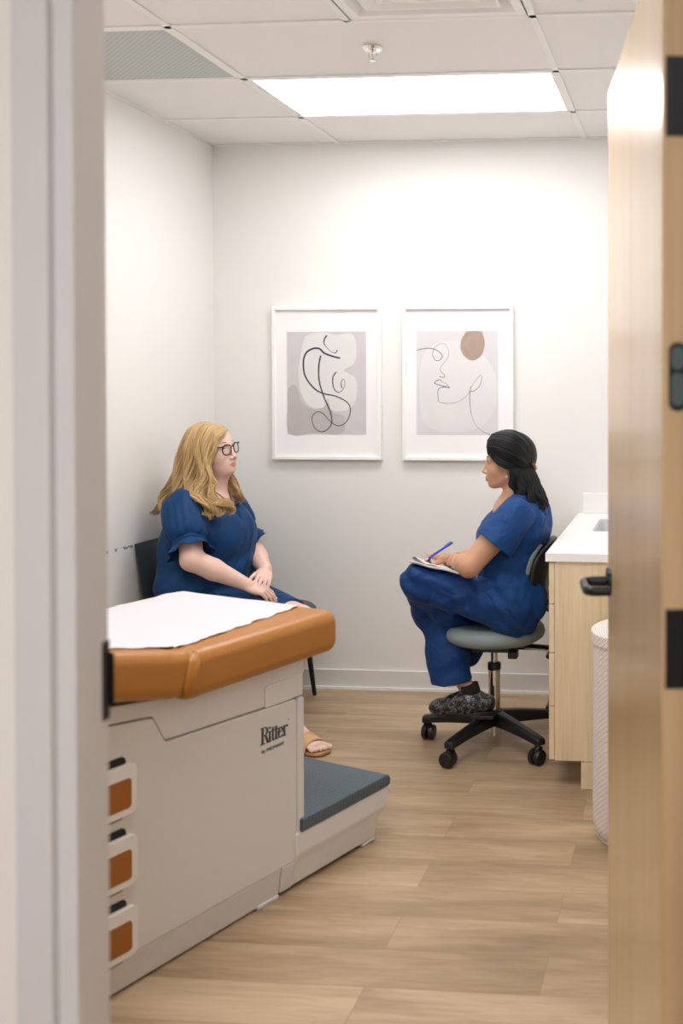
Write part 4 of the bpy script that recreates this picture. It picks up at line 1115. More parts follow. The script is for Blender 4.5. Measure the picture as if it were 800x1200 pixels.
# ------------------------------------------------------------------ seated woman in the blue dress
wm = tag(empty('person', (-2.06, 4.60, 0)), 'woman with long golden hair and glasses in navy dress, sitting hands in lap', 'person')
M['skin1'] = mat('fair_skin', (230,194,178), .5, sss=.12, var=.04, vscale=14)
M['lips1'] = mat('rose_lips', (206,140,130), .45)
M['nail1'] = mat('rose_nails', (186,104,98), .25)
M['dress'] = fabric('navy_dress', (2,56,104), .6, sheen=.05, fold=(8,.03))
HA = R(-13)
hf = Frame((-2.114, 4.528, 1.253), (math.cos(HA), math.sin(HA), .06), (-.06, -.10, 1), 1.05)
TAZ = R(-12); tf_, tl_ = V(math.cos(TAZ), math.sin(TAZ), 0), V(-math.sin(TAZ), math.cos(TAZ), 0); UP = V(0, 0, 1)
nb = V(-2.135, 4.532, 1.045)                       # neck base
shN, shF = V(-2.155, 4.372, 1.005), V(-2.115, 4.690, .995)
elN, elF = V(-2.085, 4.270, .796), V(-2.02, 4.745, .765)
wrN, wrF = W(287, 685, 4.51), W(310, 668, 4.66)
hipN, hipF = V(-2.13, 4.50, .555), V(-2.08, 4.69, .555)
knN, knF = V(-1.790, 4.235, .505), V(-1.678, 4.428, .512)
anN, anF = V(-1.780, 4.130, .118), V(-1.682, 4.312, .118)
bp_ = head_prims(hf, 1.12)+[hf.ell((.028,0,-.092),(.050,.046,.026), .03)]
bp_ += [cone(hf.p(-.022, 0, -.055), nb+V(.0,0,-.02), .058, .064, .02), ell(nb+V(0,0,-.05), (.10,.16,.06), np.stack([tf_, tl_, UP], 1), .04), cone(hf.p(.035,0,-.088), nb+V(.035,0,-.02), .034, .04, .03)]
TM = np.stack([tf_, tl_, UP], 1)
torso = [ell(V(-2.135,4.53,.90), (.132,.172,.15), TM, .05), ell(V(-2.12,4.55,.75), (.145,.175,.17), TM, .05), ell(V(-2.13,4.57,.60), (.155,.20,.13), TM, .05)]
bp_ += torso
for a, b, c_ in ((shN, elN, wrN), (shF, elF, wrF)):
    bp_ += [cone(a, b, .056, .046, .03), cone(b, b*.6+c_*.4, .047, .046, .015), cone(b*.6+c_*.4, c_, .046, .027, .01)]
# hands: the far (left) one lies over the near one
hN = Frame(wrN, W(322, 697, 4.55)-wrN, V(.15, -.45, 1), .95, mirror=1)
hF = Frame(wrF+V(.004,-.004,-.004), W(304, 689, 4.49)-wrF, V(.35, .1, 1), .93, mirror=-1)
pN, tipsN = hand_prims(hN, ((22,22,12),(24,24,14),(26,26,14),(28,28,14)), [((.016,.020,-.008),.014),((.046,.040,-.018),.0115),((.072,.044,-.026),.0095),((.094,.040,-.030),.0080)], .02)
pF, tipsF = hand_prims(hF, ((14,26,16),(12,30,16),(12,30,18),(14,30,18)), [((.016,.020,-.006),.013),((.042,.042,-.014),.0112),((.066,.052,-.020),.0092),((.086,.056,-.026),.0080)], .10)
bp_ += pN+pF
for h_, k_, a_ in ((hipN, knN, anN), (hipF, knF, anF)):
    sh_ = a_+(k_-a_)*.68
    bp_ += [cone(h_, k_, .095, .066, .03), cone(k_, sh_, .060, .055, .02), cone(sh_+V(-.012,.004,0), a_+V(0,0,.03), .055, .032, .02), cone(a_+V(0,0,.03), a_+V(0,0,-.01), .032, .034, .01)]
FD = unit(V(.90, -.43, 0)); FS_ = unit(V(.43, .90, 0))
def foot(an):
    p = []; h_ = an-FD*.038; h_[2] = .062; g = lambda f_, y, z: V(an[0], an[1], 0)+FD*f_+FS_*y+V(0, 0, z)
    p += [cone(h_, g(.02,0,.075), .029, .034, .02), cone(g(.0,0,.105), g(.075,.002,.062), .034, .028, .03), cone(g(.03,0,.070), g(.125,.002,.040), .033, .021, .02, n=FS_, f=1.3), ell(g(.135,.002,.036), (.042,.044,.019), np.stack([FD, FS_, UP], 1), .015)]
    for i, (y, l_, r_) in enumerate(((.031,.052,.0125),(.0085,.052,.0088),(-.0095,.046,.0083),(-.0258,.038,.0079),(-.0405,.028,.0076))):
        p.append(cone(g(.150,y*.9,.034), g(.150+l_,y*1.06,.026), r_*.95, r_, .0015))
    return p
bp_ += foot(anF)+foot(anN)
hc = hf.o
body = grow('body', bp_, .0055, [M['skin1'], M['lips1']], fine=(
    ((hc[0]-.03, hc[0]+.085, .0022), (hc[0]+.085, hc[0]+.125, .0014), (-1.935, -1.79, .0024), (-1.56, -1.45, .003)), ((hc[1]-.09, hc[1]+.09, .0026), (4.36, 4.56, .0026), (4.17, 4.28, .003)), ((hc[2]-.125, hc[2]-.085, .0024), (hc[2]-.085, hc[2]-.050, .0014), (hc[2]-.05, hc[2]+.03, .0020), (.62, .72, .0024), (0, .07, .003))),
    matfn=lambda c_: np.where(lip_mask(hf, c_), 1, 0), parent=wm)
eyes(hf, wm, (70,84,90), (150,112,78), gaze=(1,.0,-.02))
nails(hN, tipsN, wm, M['nail1']); nails(hF, tipsF, wm, M['nail1'])

# glasses
gm = mat('black_frames', (18,18,22), .25); gl = bpy.data.materials.new('lens'); gl.use_nodes = True
gn = gl.node_tree; gb = gn.nodes['Principled BSDF']; gb.inputs['Transmission Weight'].default_value = 1; gb.inputs['Roughness'].default_value = .02; gb.inputs['IOR'].default_value = 1.05; gb.inputs['Base Color'].default_value = (.93,.94,.97,1)
mb = MB()
def lens_pt(s_, a, r_=1):
    e = 2.6; ca, sa = math.cos(a), math.sin(a)
    y = math.copysign(abs(ca)**(2/e), ca)*.0222*r_; z = math.copysign(abs(sa)**(2/e), sa)*.0212*r_*(1.05 if sa < 0 else .95)
    return (.1015-.010*abs((s_*.031+y)/.06)**2*1.4, s_*.031+y, -.006+z)
for s_ in (-1, 1):
    loop = [hf.p(*lens_pt(s_, 2*PI*k/36)) for k in range(37)]
    mb.tube(loop, .0023, 8, cap=False)
    mb.tube([hf.p(*lens_pt(s_, R(38 if s_ > 0 else 142))), hf.p(.083, s_*.071, .009), hf.p(.070, s_*.076, .0085), hf.p(.0, s_*.083, .006), hf.p(-.02, s_*.083, -.01)], [.0024,.0028,.0024,.0020,.0018], 8, up=(0,0,1))
mb.tube([hf.p(*lens_pt(-1, R(20))), hf.p(.1035, 0, .006), hf.p(*lens_pt(1, R(160)))], .0019, 8)
gls = rebase(mb.build('glasses', gm, smooth=True), wm)
for s_ in (-1, 1):
    mb = MB(); mb.add([hf.p(*lens_pt(s_, 2*PI*k/36, .97)) for k in range(36)], [tuple(range(36))]); o = rebase(mb.build('lens', gl), gls)
    o.parent = gls; o.matrix_parent_inverse = Matrix.Identity(4); md = o.modifiers.new('s', 'SOLIDIFY'); md.thickness = .0016

# dress
def folds(Pt):
    x, y, z = Pt[:, 0], Pt[:, 1], Pt[:, 2]
    a = x*.3+y*.95
    d = .0035*np.sin(a*46+3*np.sin(z*13+a*5))*np.clip((.98-z)/.25, 0, 1)*np.clip((z-.60)/.12, 0, 1)
    d += .004*np.sin(z*38+9*a+2*np.sin(a*17))*np.clip((.80-z)/.15, 0, 1)*np.clip((z-.52)/.1, 0, 1)
    d += .0048*creases(Pt, (.1,.2,1), 13, 2.6)*np.clip((1.0-z)/.1, 0, 1)*np.clip((z-.66)/.1, 0, 1)+.004*creases(Pt, (1,-.5,0), 15, 3, 5)*np.clip((.68-z)/.08, 0, 1)
    return d
dr = [ell(V(-2.132,4.532,.915), (.150,.185,.135), TM, .05), ell(V(-2.105,4.53,.855), (.130,.168,.10), TM, .05), ell(V(-2.112,4.55,.745), (.160,.180,.15), TM, .06), ell(V(-2.115,4.60,.60), (.180,.225,.145), TM, .06), ell(V(-2.160,4.510,.66), (.160,.235,.17), TM, .06), ell(V(-2.175,4.51,.82), (.130,.205,.16), TM, .06),
      ell(V(-2.045,4.465,.875), (.075,.08,.085), TM, .07), ell(V(-2.03,4.575,.875), (.075,.08,.085), TM, .07), cone(shN+V(0,.05,0.005), shF+V(0,-.05,.005), .070, .070, .04)]
for h_, k_ in ((hipN, knN), (hipF, knF)): dr += [cone(h_, k_*.96+h_*.04, .108, .074, .03)]
dr += [cone((hipN+hipF)/2, (knN+knF)/2*.94+(hipN+hipF)/2*.06, .098, .060, .05)]
hem = (knN+knF)/2; hd = unit((knN+knF)/2-(hipN+hipF)/2)
dr += [plane(hem-hd*.062+V(0,0,.0), hd+V(0,0,.25), .003)]
# neckline: a V cut out of the front, round at the back
dr += [cone(nb+V(-.01,0,.0), nb+V(-.01,0,.10), .070, .095, .008, op='s')]
dr += [cone(nb+tf_*.10+V(0,0,-.005), nb+tf_*.175+V(0,0,-.115), .050, .004, .004, op='s')]
dress = grow('dress', dr, .0055, M['dress'], fine=((), (), ()), parent=wm, disp=folds, lo=(-2.37,4.10,.38), hi=(-1.56,4.90,1.10))
# puff sleeves with a banded, flared cuff
def sleeve(sh, el, rr, seed, q_):
    d = unit(el-sh); out = unit(np.cross(np.cross(d, sh-nb), d)); c0 = sh+d*.01; u_ = out; w_ = np.cross(d, u_)
    prof_ = [(-.085,.030),(-.075,.058),(-.050,.086),(-.01,.099),(.05,.104),(.10,.102),(.130,.092),(.147,.076),(.150,.072)]; prof_ = [(a_, b_*q_) for a_, b_ in prof_]
    vs = []; fs = []; n = 96
    for L_, r_ in prof_:
        for k in range(n):
            a = 2*PI*k/n; g = 1+.020*math.sin(a*19+seed)*min(1, max(0, (L_+.03)/.08))*(1 if L_ < .14 else .6)+.03*math.sin(a*5+seed*2+L_*20)
            vs.append(c0+d*(L_+.006*math.sin(a*2+seed))+(u_*math.cos(a)*rr+w_*math.sin(a))*r_*g)
    m_ = len(prof_)
    for i in range(m_-1):
        for k in range(n): fs.append((i*n+k, i*n+(k+1) % n, (i+1)*n+(k+1) % n, (i+1)*n+k))
    fs.append(tuple(range(n))[::-1])
    s = rebase(MB().add(vs, fs).build('sleeve', M['dress'], smooth=True), wm); ruffle_verts(s, d, .0035, 16, 3, seed)
    # band
    mb = MB(); vs = []; fs = []
    for L_, r_ in ((.142,.066),(.144,.074),(.150,.0765),(.157,.0765),(.163,.074),(.165,.066)):
        for k in range(n):
            a = 2*PI*k/n; vs.append(c0+d*(L_+.006*math.sin(a*2+seed))+(u_*math.cos(a)*rr+w_*math.sin(a))*r_*q_)
    for i in range(5):
        for k in range(n): fs.append((i*n+k, i*n+(k+1) % n, (i+1)*n+(k+1) % n, (i+1)*n+k))
    b = mb.add(vs, fs).build('cuff_band', M['dress'], smooth=True); b.parent = s; b.matrix_parent_inverse = Matrix.Identity(4)
    # flounce
    vs = []; fs = []
    for q in range(9):
        t = q/8
        for k in range(n):
            a = 2*PI*k/n; g = math.sin(a*7+seed+.6*math.sin(a*2))
            r_ = (.073+.030*t+.010*t*g)*q_; L_ = .162+.040*t+.004*t*math.cos(a*7+seed)
            vs.append(c0+d*(L_+.006*math.sin(a*2+seed))+(u_*math.cos(a)*rr+w_*math.sin(a))*r_)
    for i in range(8):
        for k in range(n): fs.append((i*n+k, i*n+(k+1) % n, (i+1)*n+(k+1) % n, (i+1)*n+k))
    f_ = MB().add(vs, fs).build('cuff_flounce', M['dress'], smooth=True); f_.parent = s; f_.matrix_parent_inverse = Matrix.Identity(4)
    md = f_.modifiers.new('s', 'SOLIDIFY'); md.thickness = .0022; md.offset = -1
sleeve(shN+V(-.018,.002,-.006), elN, .97, .4, .93); sleeve(shF+V(-.005,-.015,-.005), elF, .90, 2.1, .84)
# dark cord necklace
mb = MB(); mb.tube([nb+tf_*x+tl_*y+V(0,0,z) for x, y, z in ((.0,-.072,.05),(.045,-.060,.035),(.085,-.035,.005),(.118,-.008,-.035),(.124,0,-.055),(.118,.008,-.035),(.085,.035,.005),(.045,.060,.035),(.0,.072,.05))], .0022, 6)
rebase(mb.build('necklace', mat('cord', (24,24,28), .5), smooth=True), wm)

# sandals (far foot in view)
M['tan'] = mat('tan_leather', (206,164,118), .5); M['sole'] = mat('sandal_sole', (120,84,54), .6)
def sandal(an):
    fn = lambda u, v_, w_: tuple(V(an[0], an[1], 0)+FD*u+FS_*v_+V(0,0,w_))
    half = [(-.068,.018),(-.060,.028),(-.03,.030),(.03,.030),(.08,.037),(.13,.046),(.165,.047),(.195,.040),(.213,.022)]
    outl = [(x, -y) for x, y in half]+[(x, y) for x, y in half[::-1]]
    lift = lambda u: .002+.022*max(0, min(1, (.10-u)/.12))**1.2
    def slab(name, z0_, z1_, sc, m):
        n_ = len(outl); vs = [fn(u*(1+(sc-1)*.3), v_*sc, z0_+lift(u)) for u, v_ in outl]+[fn(u*(1+(sc-1)*.3), v_*sc, z1_+lift(u)) for u, v_ in outl]
        fs = [(i, (i+1) % n_, n_+(i+1) % n_, n_+i) for i in range(n_)]
        h_ = n_//2
        for i in range(h_-1): fs.append((i, n_-1-i, n_-2-i, i+1)); fs.append((n_+i, n_+i+1, n_+n_-2-i, n_+n_-1-i))
        return MB().add(vs, fs).build(name, m)
    s = rebase(slab('sandal', .006, .014, 1.0, M['tan']), wm)
    o = slab('sole', .0, .006, 1.03, M['sole']); o.parent = s; o.matrix_parent_inverse = Matrix.Identity(4)
    mb = MB(); mb.box((-.024,-.022,0), (.024,.022,.024)); mb.v = [fn(-.040+x, y, z) for x, y, z in mb.v]; o = mb.build('heel', M['sole']); o.parent = s; o.matrix_parent_inverse = Matrix.Identity(4)
    vs = []; fs = []; n = 24
    for i, (x, hh) in enumerate(((.100,.078),(.114,.073),(.132,.067),(.148,.060),(.158,.055))):
        for k in range(n+1):
            a = PI*k/n; vs.append(fn(x+.012*math.cos(a), .0505*math.cos(a), .010+(hh-.008)*math.sin(a)**.75))
    for i in range(4):
        for k in range(n): fs.append((i*(n+1)+k, i*(n+1)+k+1, (i+1)*(n+1)+k+1, (i+1)*(n+1)+k))
    o = MB().add(vs, fs).build('toe_strap', M['tan'], smooth=True); md = o.modifiers.new('s', 'SOLIDIFY'); md.thickness = .003; o.parent = s; o.matrix_parent_inverse = Matrix.Identity(4)
    mb = MB(); mb.tube([fn(.003+.037*math.cos(a), .038*math.sin(a), .122+.004*math.cos(a)) for a in np.linspace(0, 2*PI, 30)], .0032, 6, cap=False)
    for y in (-.016, .016): mb.tube([fn(-.034, y*.6, .122), fn(-.066, y, .07), fn(-.066, y, .035)], .0032, 6)
    o = mb.build('ankle_strap', M['tan'], smooth=True); o.parent = s; o.matrix_parent_inverse = Matrix.Identity(4)
sandal(anF); sandal(anN)
tn = MB()
# hair
M['hair1'] = hairmat('golden_hair', (156,122,76), (184,150,100), (210,178,128), .42)
cap = [hf.ell((-.012,0,.024),(.100,.082,.086), .01), hf.ell((-.040,0,-.02),(.080,.082,.085), .03)]
cap += [hf.ell((.105,0,-.03),(.076,.085,.110), .008, op='s'), hf.cone((.03,0,-.16),(.05,0,-.05), .06, .06, .01, op='s')]
hcap = grow('hair_cap', cap, .004, M['hair1'])
gN = [[(267,504,4.68),(263,508,4.62),(257,513,4.60),(251.5,520,4.588),(249,534,4.583),(248.5,552,4.58),(246,567,4.56),(252,578,4.54),(264,586,4.515),(274,596,4.505)],
      [(263,500.5,4.69),(258,505,4.63),(255,511,4.60),(251.5,521,4.585),(248,538,4.58),(247,556,4.575),(243,570,4.555),(247,583,4.53),(259,590,4.51),(270,598,4.50),(267,607,4.50)],
      [(256,497,4.70),(250,500,4.64),(246,506,4.60),(241,523,4.572),(240,544,4.565),(240,560,4.555),(234,575,4.53),(238,589,4.51),(251,597,4.495),(259,603,4.495),(254,609,4.495)],
      [(247,495,4.70),(239,498.5,4.64),(233,506,4.60),(228,525,4.567),(228,545,4.56),(228,562,4.55),(222,577,4.52),(228,590,4.49),(239,597,4.48),(243,603,4.48),(238,607,4.485)],
      [(240,494.5,4.71),(229,499,4.65),(223,506,4.61),(216,525,4.58),(214,545,4.575),(210,562,4.57),(204,573,4.57),(199,583,4.575),(194,592,4.58),(192,598,4.585),(190,603,4.59)],
      [(234,495,4.73),(223,500,4.69),(217,507,4.65),(209,528,4.625),(203,549,4.62),(196,566,4.62),(190,578,4.62),(185,588,4.62),(181,596,4.62),(178,601,4.62),(177,605,4.62)],
      [(233,496,4.76),(220,508,4.73),(212,528,4.70),(206,550,4.68),(200,566,4.68),(194,578,4.68),(190,588,4.68),(187,596,4.68),(184,601,4.68),(183,604,4.68)]]
gB = [gN[6], [(246,495,4.70),(246,497.5,4.77),(238,505,4.80),(230,525,4.80),(226,550,4.78),(222,570,4.76),(215,585,4.76),(210,595,4.76),(205,602,4.76),(202,606,4.76),(200,610,4.76)],
      [(256,497,4.70),(257,500,4.75),(254,508,4.80),(250,525,4.81),(248,545,4.80),(250,558,4.78),(258,568,4.76),(268,576,4.75),(276,582,4.74),(282,586,4.73),(280,592,4.73)],
      [(265,502,4.69),(266,503.5,4.71),(268,510,4.745),(269,522,4.76),(268,540,4.765),(268,552,4.75),(272,561,4.73),(281,568,4.71),(286,576,4.70),(284,584,4.69),(290,589,4.69)]]
tow = lambda g: [[W(*q) for q in k] for k in g]
cen = hf.o+V(0,0,-.03)
sv, sf = strands([(tow(gN), 3), (tow(gB), 1.3)], 2300, 40, .0017, 5, depth=.022, wave=(.017, 3.3), centre=cen, jit=.0025, clump=5, flat=1.5)
cv, cf_ = mesh_arrays(hcap)
bpy.data.objects.remove(hcap)
mesh_np('hair', np.concatenate([cv, sv]), np.concatenate([cf_, sf+len(cv)]), M['hair1'], wm)
# ------------------------------------------------------------------ seated clinician in blue scrubs
dc = tag(empty('person', (-.78, 4.36, 0)), 'black-haired woman in blue scrubs writing on a notepad while seated on the stool', 'person')
M['skin2'] = mat('tan_skin', (198,150,120), .5, sss=.10, var=.05, vscale=14)
M['lips2'] = mat('brown_lips', (160,96,84), .4)
M['nail2'] = mat('pale_nails', (210,170,150), .3)
M['scrub'] = fabric('blue_scrubs', (7,60,118), .7, fold=(9,.03))
M['scrubd'] = fabric('blue_scrub_trousers', (5,52,108), .7, fold=(9,.03))
UP = V(0,0,1)
DAZ = R(183)
df = Frame((-.752, 4.372, 1.216), (math.cos(DAZ), math.sin(DAZ), -.06), (-.06, 0, 1), .97)
tf2, tl2 = V(-1, -.03, 0), V(.03, -1, 0); TM2 = np.stack([unit(tf2), unit(tl2), UP], 1)
nb2 = V(-.722, 4.375, 1.070)
sL, sR = V(-.695, 4.215, 1.005), V(-.700, 4.535, 1.005)
eL, eR = V(-.868, 4.135, .812), V(-.800, 4.640, .790)
wL, wR = V(-.955, 4.270, .812), W(524, 657, 4.42)
hL, hR = V(-.705, 4.270, .615), V(-.705, 4.460, .615)
kL, kR = V(-1.098, 4.235, .728), V(-1.085, 4.390, .595)
aR = V(-.905, 4.305, .245); aL = V(-.905, 4.440, .440)
b2 = head_prims(df, 1.0, .985)
b2 += [cone(df.p(-.028,0,-.05), nb2+V(.012,0,-.02), .050, .058, .02), ell(nb2+V(.01,0,-.05), (.085,.15,.055), TM2, .04)]
b2 += [ell(V(-.715,4.375,.93), (.115,.165,.14), TM2, .05), ell(V(-.738,4.375,.78), (.110,.15,.15), TM2, .05), ell(V(-.71,4.37,.64), (.135,.18,.11), TM2, .05)]
for a, b, c_ in ((sL, eL, wL), (sR, eR, wR)):
    b2 += [cone(a, b, .056, .046, .03), cone(b, (b+c_)/2, .045, .038, .015), cone((b+c_)/2, c_, .038, .025, .01)]
hdR = Frame(wR+V(0,0,.010), V(-1, -.28, .22), V(.1, .10, 1), .92, mirror=1)
pR, tipsR = hand_prims(hdR, ((58,52,24),(70,62,30),(76,66,34),(80,66,34)), [((.016,.020,-.008),.013),((.044,.036,-.026),.0115),((.066,.034,-.040),.0093),((.086,.026,-.046),.0078)], .02)
hdL = Frame(wL, V(-.25, .95, -.22), V(-.35, 0, 1), .92, mirror=-1)
pL, tipsL = hand_prims(hdL, ((20,24,14),(22,26,14),(24,28,14),(26,28,14)), [((.016,.020,-.008),.013),((.044,.042,-.014),.0112),((.068,.052,-.016),.0093),((.090,.056,-.016),.0078)], .04)
b2 += pR+pL
for h_, k_, a_ in ((hL, kL, aL), (hR, kR, aR)):
    b2 += [cone(h_, k_, .085, .058, .03), cone(k_, a_+(k_-a_)*.7, .052, .050, .02), cone(a_+(k_-a_)*.7, a_, .050, .030, .02)]
b2 += [cone(aR, V(-.90,4.303,.19), .032, .03, .01), cone(V(-.885,4.303,.19), V(-1.02,4.30,.175), .028, .02, .02), cone(aL, V(-.915,4.445,.42), .03, .028, .01), cone(V(-.915,4.445,.42), V(-.96,4.45,.32), .028, .022, .01)]
hc = df.o
grow('body', b2, .0055, [M['skin2'], M['lips2']], fine=(
    ((hc[0]-.12, hc[0]-.075, .0014), (hc[0]-.075, hc[0]+.02, .0022), (-1.06, -.94, .0024)), ((hc[1]-.085, hc[1]+.06, .0028), (4.38, 4.47, .0026)), ((hc[2]-.12, hc[2]-.09, .0022), (hc[2]-.09, hc[2]-.055, .0014), (hc[2]-.055, hc[2]+.03, .0020), (.76, .86, .0024))),
    matfn=lambda c_: np.where(lip_mask(df, c_), 1, 0), parent=dc)
eyes(df, dc, (40,26,20), (20,16,16), gaze=(1,0,0))
nails(hdR, tipsR, dc, M['nail2'])
# scrub top
def folds2(Pt):
    x, y, z = Pt[:, 0], Pt[:, 1], Pt[:, 2]
    d = .0042*np.sin(z*52+x*34+2.2*np.sin(x*16+z*9))*np.clip((.95-z)/.2, 0, 1)*np.clip((x+.92)/.1, 0, 1)
    d += .003*np.sin(x*60-z*70+y*20+2*np.sin(z*20))*np.clip((z-.78)/.15, 0, 1)
    d += .0050*creases(Pt, (.25,.1,1), 13, 2.4)*np.clip((x+.95)/.08, 0, 1)+.0035*creases(Pt, (1,.2,-.4), 17, 3, 9)
    return d
st_ = [ell(V(-.700,4.375,.945), (.125,.185,.125), TM2, .05), ell(V(-.738,4.375,.80), (.128,.170,.17), TM2, .05), ell(V(-.738,4.372,.665), (.145,.200,.13), TM2, .05), cone(sL+V(0,.03,.01), sR+V(0,-.03,.01), .062, .062, .04), ell(V(-.80,4.375,.90), (.075,.13,.08), TM2, .04), ell(V(-.715,4.270,.62), (.125,.085,.12), TM2, .06),
       ell(V(-.665,4.375,.985), (.085,.150,.07), TM2, .04)]
dsl = unit(eL-sL); dsr = unit(eR-sR)
tk = [cone(nb2+V(-.005,0,.0), nb2+V(-.012,0,.09), .058, .082, .006, op='s'), cone(nb2+V(-.09,0,.01), nb2+V(-.14,0,-.09), .045, .004, .004, op='s'),
      plane(V(-.74,4.3,.518), V(-.22,0,-1), .004)]
grow('scrub_top', st_+tk, .005, M['scrub'], parent=dc, disp=folds2, lo=(-.93,4.10,.50), hi=(-.50,4.66,1.14))
# sleeves of the scrub top: open tubes that end at the hem
def sl2(sh, d, L0, r0, r1, seed, out):
    u_ = unit(out-d*(out@d)); w_ = np.cross(d, u_); n = 72; vs = []; fs = []
    prof_ = [(-.055,r0*.55),(-.045,r0*.80),(-.02,r0*.97),(.02,r0*1.03),(.06,(r0+r1)/2),(.10,r1),(L0-.004,r1*1.02),(L0,r1*1.02)]
    for L_, r_ in prof_:
        for k in range(n):
            a = 2*PI*k/n; g = 1+.030*math.sin(a*3+seed+L_*30)+.018*math.sin(a*7+seed*2-L_*55)
            vs.append(sh+d*(L_+.010*math.cos(a)*(L_/L0))+(u_*math.cos(a)*1.08+w_*math.sin(a)*.92)*r_*g)
    for i in range(len(prof_)-1):
        for k in range(n): fs.append((i*n+k, i*n+(k+1) % n, (i+1)*n+(k+1) % n, (i+1)*n+k))
    fs.append(tuple(range(n))[::-1])
    o = rebase(MB().add(vs, fs).build('sleeve', M['scrub'], smooth=True), dc); ruffle_verts(o, d, .003, 14, 2.5, seed); md = o.modifiers.new('s', 'SOLIDIFY'); md.thickness = .002; md.offset = -1
sl2(sL+V(.004,.006,.004), unit(eL-sL+V(.02,0,-.01)),   .148, .080, .088, .5, V(.6,-.6,.5)); sl2(sR, dsr, .15, .078, .080, 1.9, V(.6,.6,.5))
# trousers
def folds3(Pt):
    x, y, z = Pt[:, 0], Pt[:, 1], Pt[:, 2]
    d = .0045*np.sin(x*48+z*60+y*18+2.0*np.sin(x*21-z*9))*np.clip((z-.5)/.1, 0, 1)
    d += .0015*np.sin(z*40-x*30+2*np.sin(z*17))*np.clip((.56-z)/.1, 0, 1)*np.clip((z-.31)/.06, .15, 1)
    d += .0055*creases(Pt, (1,0,.35), 13, 2.8, 3)*np.clip((z-.52)/.08, 0, 1)+.0035*creases(Pt, (-.3,0,1), 12, 3.0, 6)*np.clip((.58-z)/.08, 0, 1)*np.clip((z-.30)/.06, .2, 1)
    return d
tr = [ell(V(-.722,4.37,.635), (.145,.195,.105), TM2, .05), cone(hL, kL+V(.0,0,.0), .100, .069, .03), cone(hR, kR, .098, .069, .03),
      cone(kL+V(-.0,.005,-.005), kL*.5+aL*.5, .064, .062, .02), cone(kL*.5+aL*.5, aL, .062, .055, .02), cone(aL, V(-.940,4.452,.370), .054, .050, .02),
      cone(kL+V(-.006,0,0), V(-1.112,4.345,.545), .062, .034, .02), cone(kR, kR*.45+aR*.55, .076, .074, .03), cone(kR*.45+aR*.55+V(-.03,0,0), V(-.955,4.305,.20), .079, .090, .03)]
tr += [plane(V(-.93,4.305,.300), V(.10,0,-1), .002)]
grow('scrub_trousers', tr, .005, M['scrubd'], parent=dc, disp=folds3)
# sock and clogs
sk_ = MB(); sk_.tube([V(-.905,4.303,.288), V(-.895,4.303,.25), V(-.89,4.303,.215), V(-.90,4.303,.19)], [.038,.040,.046,.048], 24)
sk_.tube([V(-.90,4.303,.20), V(-.94,4.301,.200), V(-.98,4.300,.188)], [.045,.040,.028], 24)
rebase(sk_.build('sock', mat('black_sock', (14,14,16), .9), smooth=True), dc)
M['clog'] = mat('black_patterned_clog', (16,16,18), .28); nt = M['clog'].node_tree; N = nt.nodes; L = nt.links; b = N['Principled BSDF']
tc = N.new('ShaderNodeTexCoord'); vo = N.new('ShaderNodeTexVoronoi'); vo.feature = 'DISTANCE_TO_EDGE'; vo.inputs['Scale'].default_value = 150; L.new(tc.outputs['Object'], vo.inputs['Vector'])
no = N.new('ShaderNodeTexNoise'); no.inputs['Scale'].default_value = 60; L.new(tc.outputs['Object'], no.inputs['Vector'])
m1 = N.new('ShaderNodeMath'); m1.operation = 'LESS_THAN'; m1.inputs[1].default_value = .055; L.new(vo.outputs['Distance'], m1.inputs[0])
m2 = N.new('ShaderNodeMath'); m2.operation = 'GREATER_THAN'; m2.inputs[1].default_value = .50; L.new(no.outputs[0], m2.inputs[0])
m3 = N.new('ShaderNodeMath'); m3.operation = 'MULTIPLY'; L.new(m1.outputs[0], m3.inputs[0]); L.new(m2.outputs[0], m3.inputs[1])
mx = N.new('ShaderNodeMix'); mx.data_type = 'RGBA'; mx.inputs['A'].default_value = lin((16,16,18))+(1,); mx.inputs['B'].default_value = lin((150,150,150))+(1,); L.new(m3.outputs[0], mx.inputs['Factor']); L.new(mx.outputs['Result'], b.inputs['Base Color'])
def clog(o, x, up_):
    f = Frame(o, x, up_, 1.0)
    pr = [f.cone((-.115,0,.040),(-.03,0,.036), .034, .040, .03, n=(0,0,1), f=1.05), f.cone((-.03,0,.036),(.085,0,.022), .040, .033, .04, n=(0,1,0), f=1.22), f.ell((.082,0,.026),(.050,.042,.028), .03), f.cone((-.040,0,.062),(.025,0,.048), .038, .032, .03), f.cone((-.105,0,.062),(-.07,0,.060), .028, .034, .02),
          f.ell((-.055,0,.112),(.038,.029,.040), .012, op='s'), f.ell((-.118,0,.090),(.025,.05,.022), .01, op='s'), (lambda Pt, f=f: -(f.loc(Pt)[:, 2])+.004, None, None, .003, 'i')]
    c_ = rebase(grow('clog', pr, .003, M['clog']), dc)
    outl = []
    for k in range(48):
        a = 2*PI*k/48; ca = math.cos(a); outl.append((-.012+.137*ca, math.sin(a)*(.047 if ca > 0 else .047-.008*abs(ca))))
    mb = MB(); mb.prism(outl, -.004, .012, lambda u, v_, w_: tuple(f.p(u, v_, w_))); mb.prism([(x_, y_) for x_, y_ in [(-.145,-.036),(-.05,-.040),(-.055,.040),(-.145,.036)]], -.018, -.003, lambda u, v_, w_: tuple(f.p(u, v_, w_)))
    s = mb.build('sole', M['blackp'], bevel=.003); s.parent = c_; s.matrix_parent_inverse = Matrix.Identity(4)
clog(V(-.940,4.300,.168), V(-1,0,-.03), UP); clog(V(-.950,4.462,.355), V(-.30,.03,-1), V(-1,0,.3))
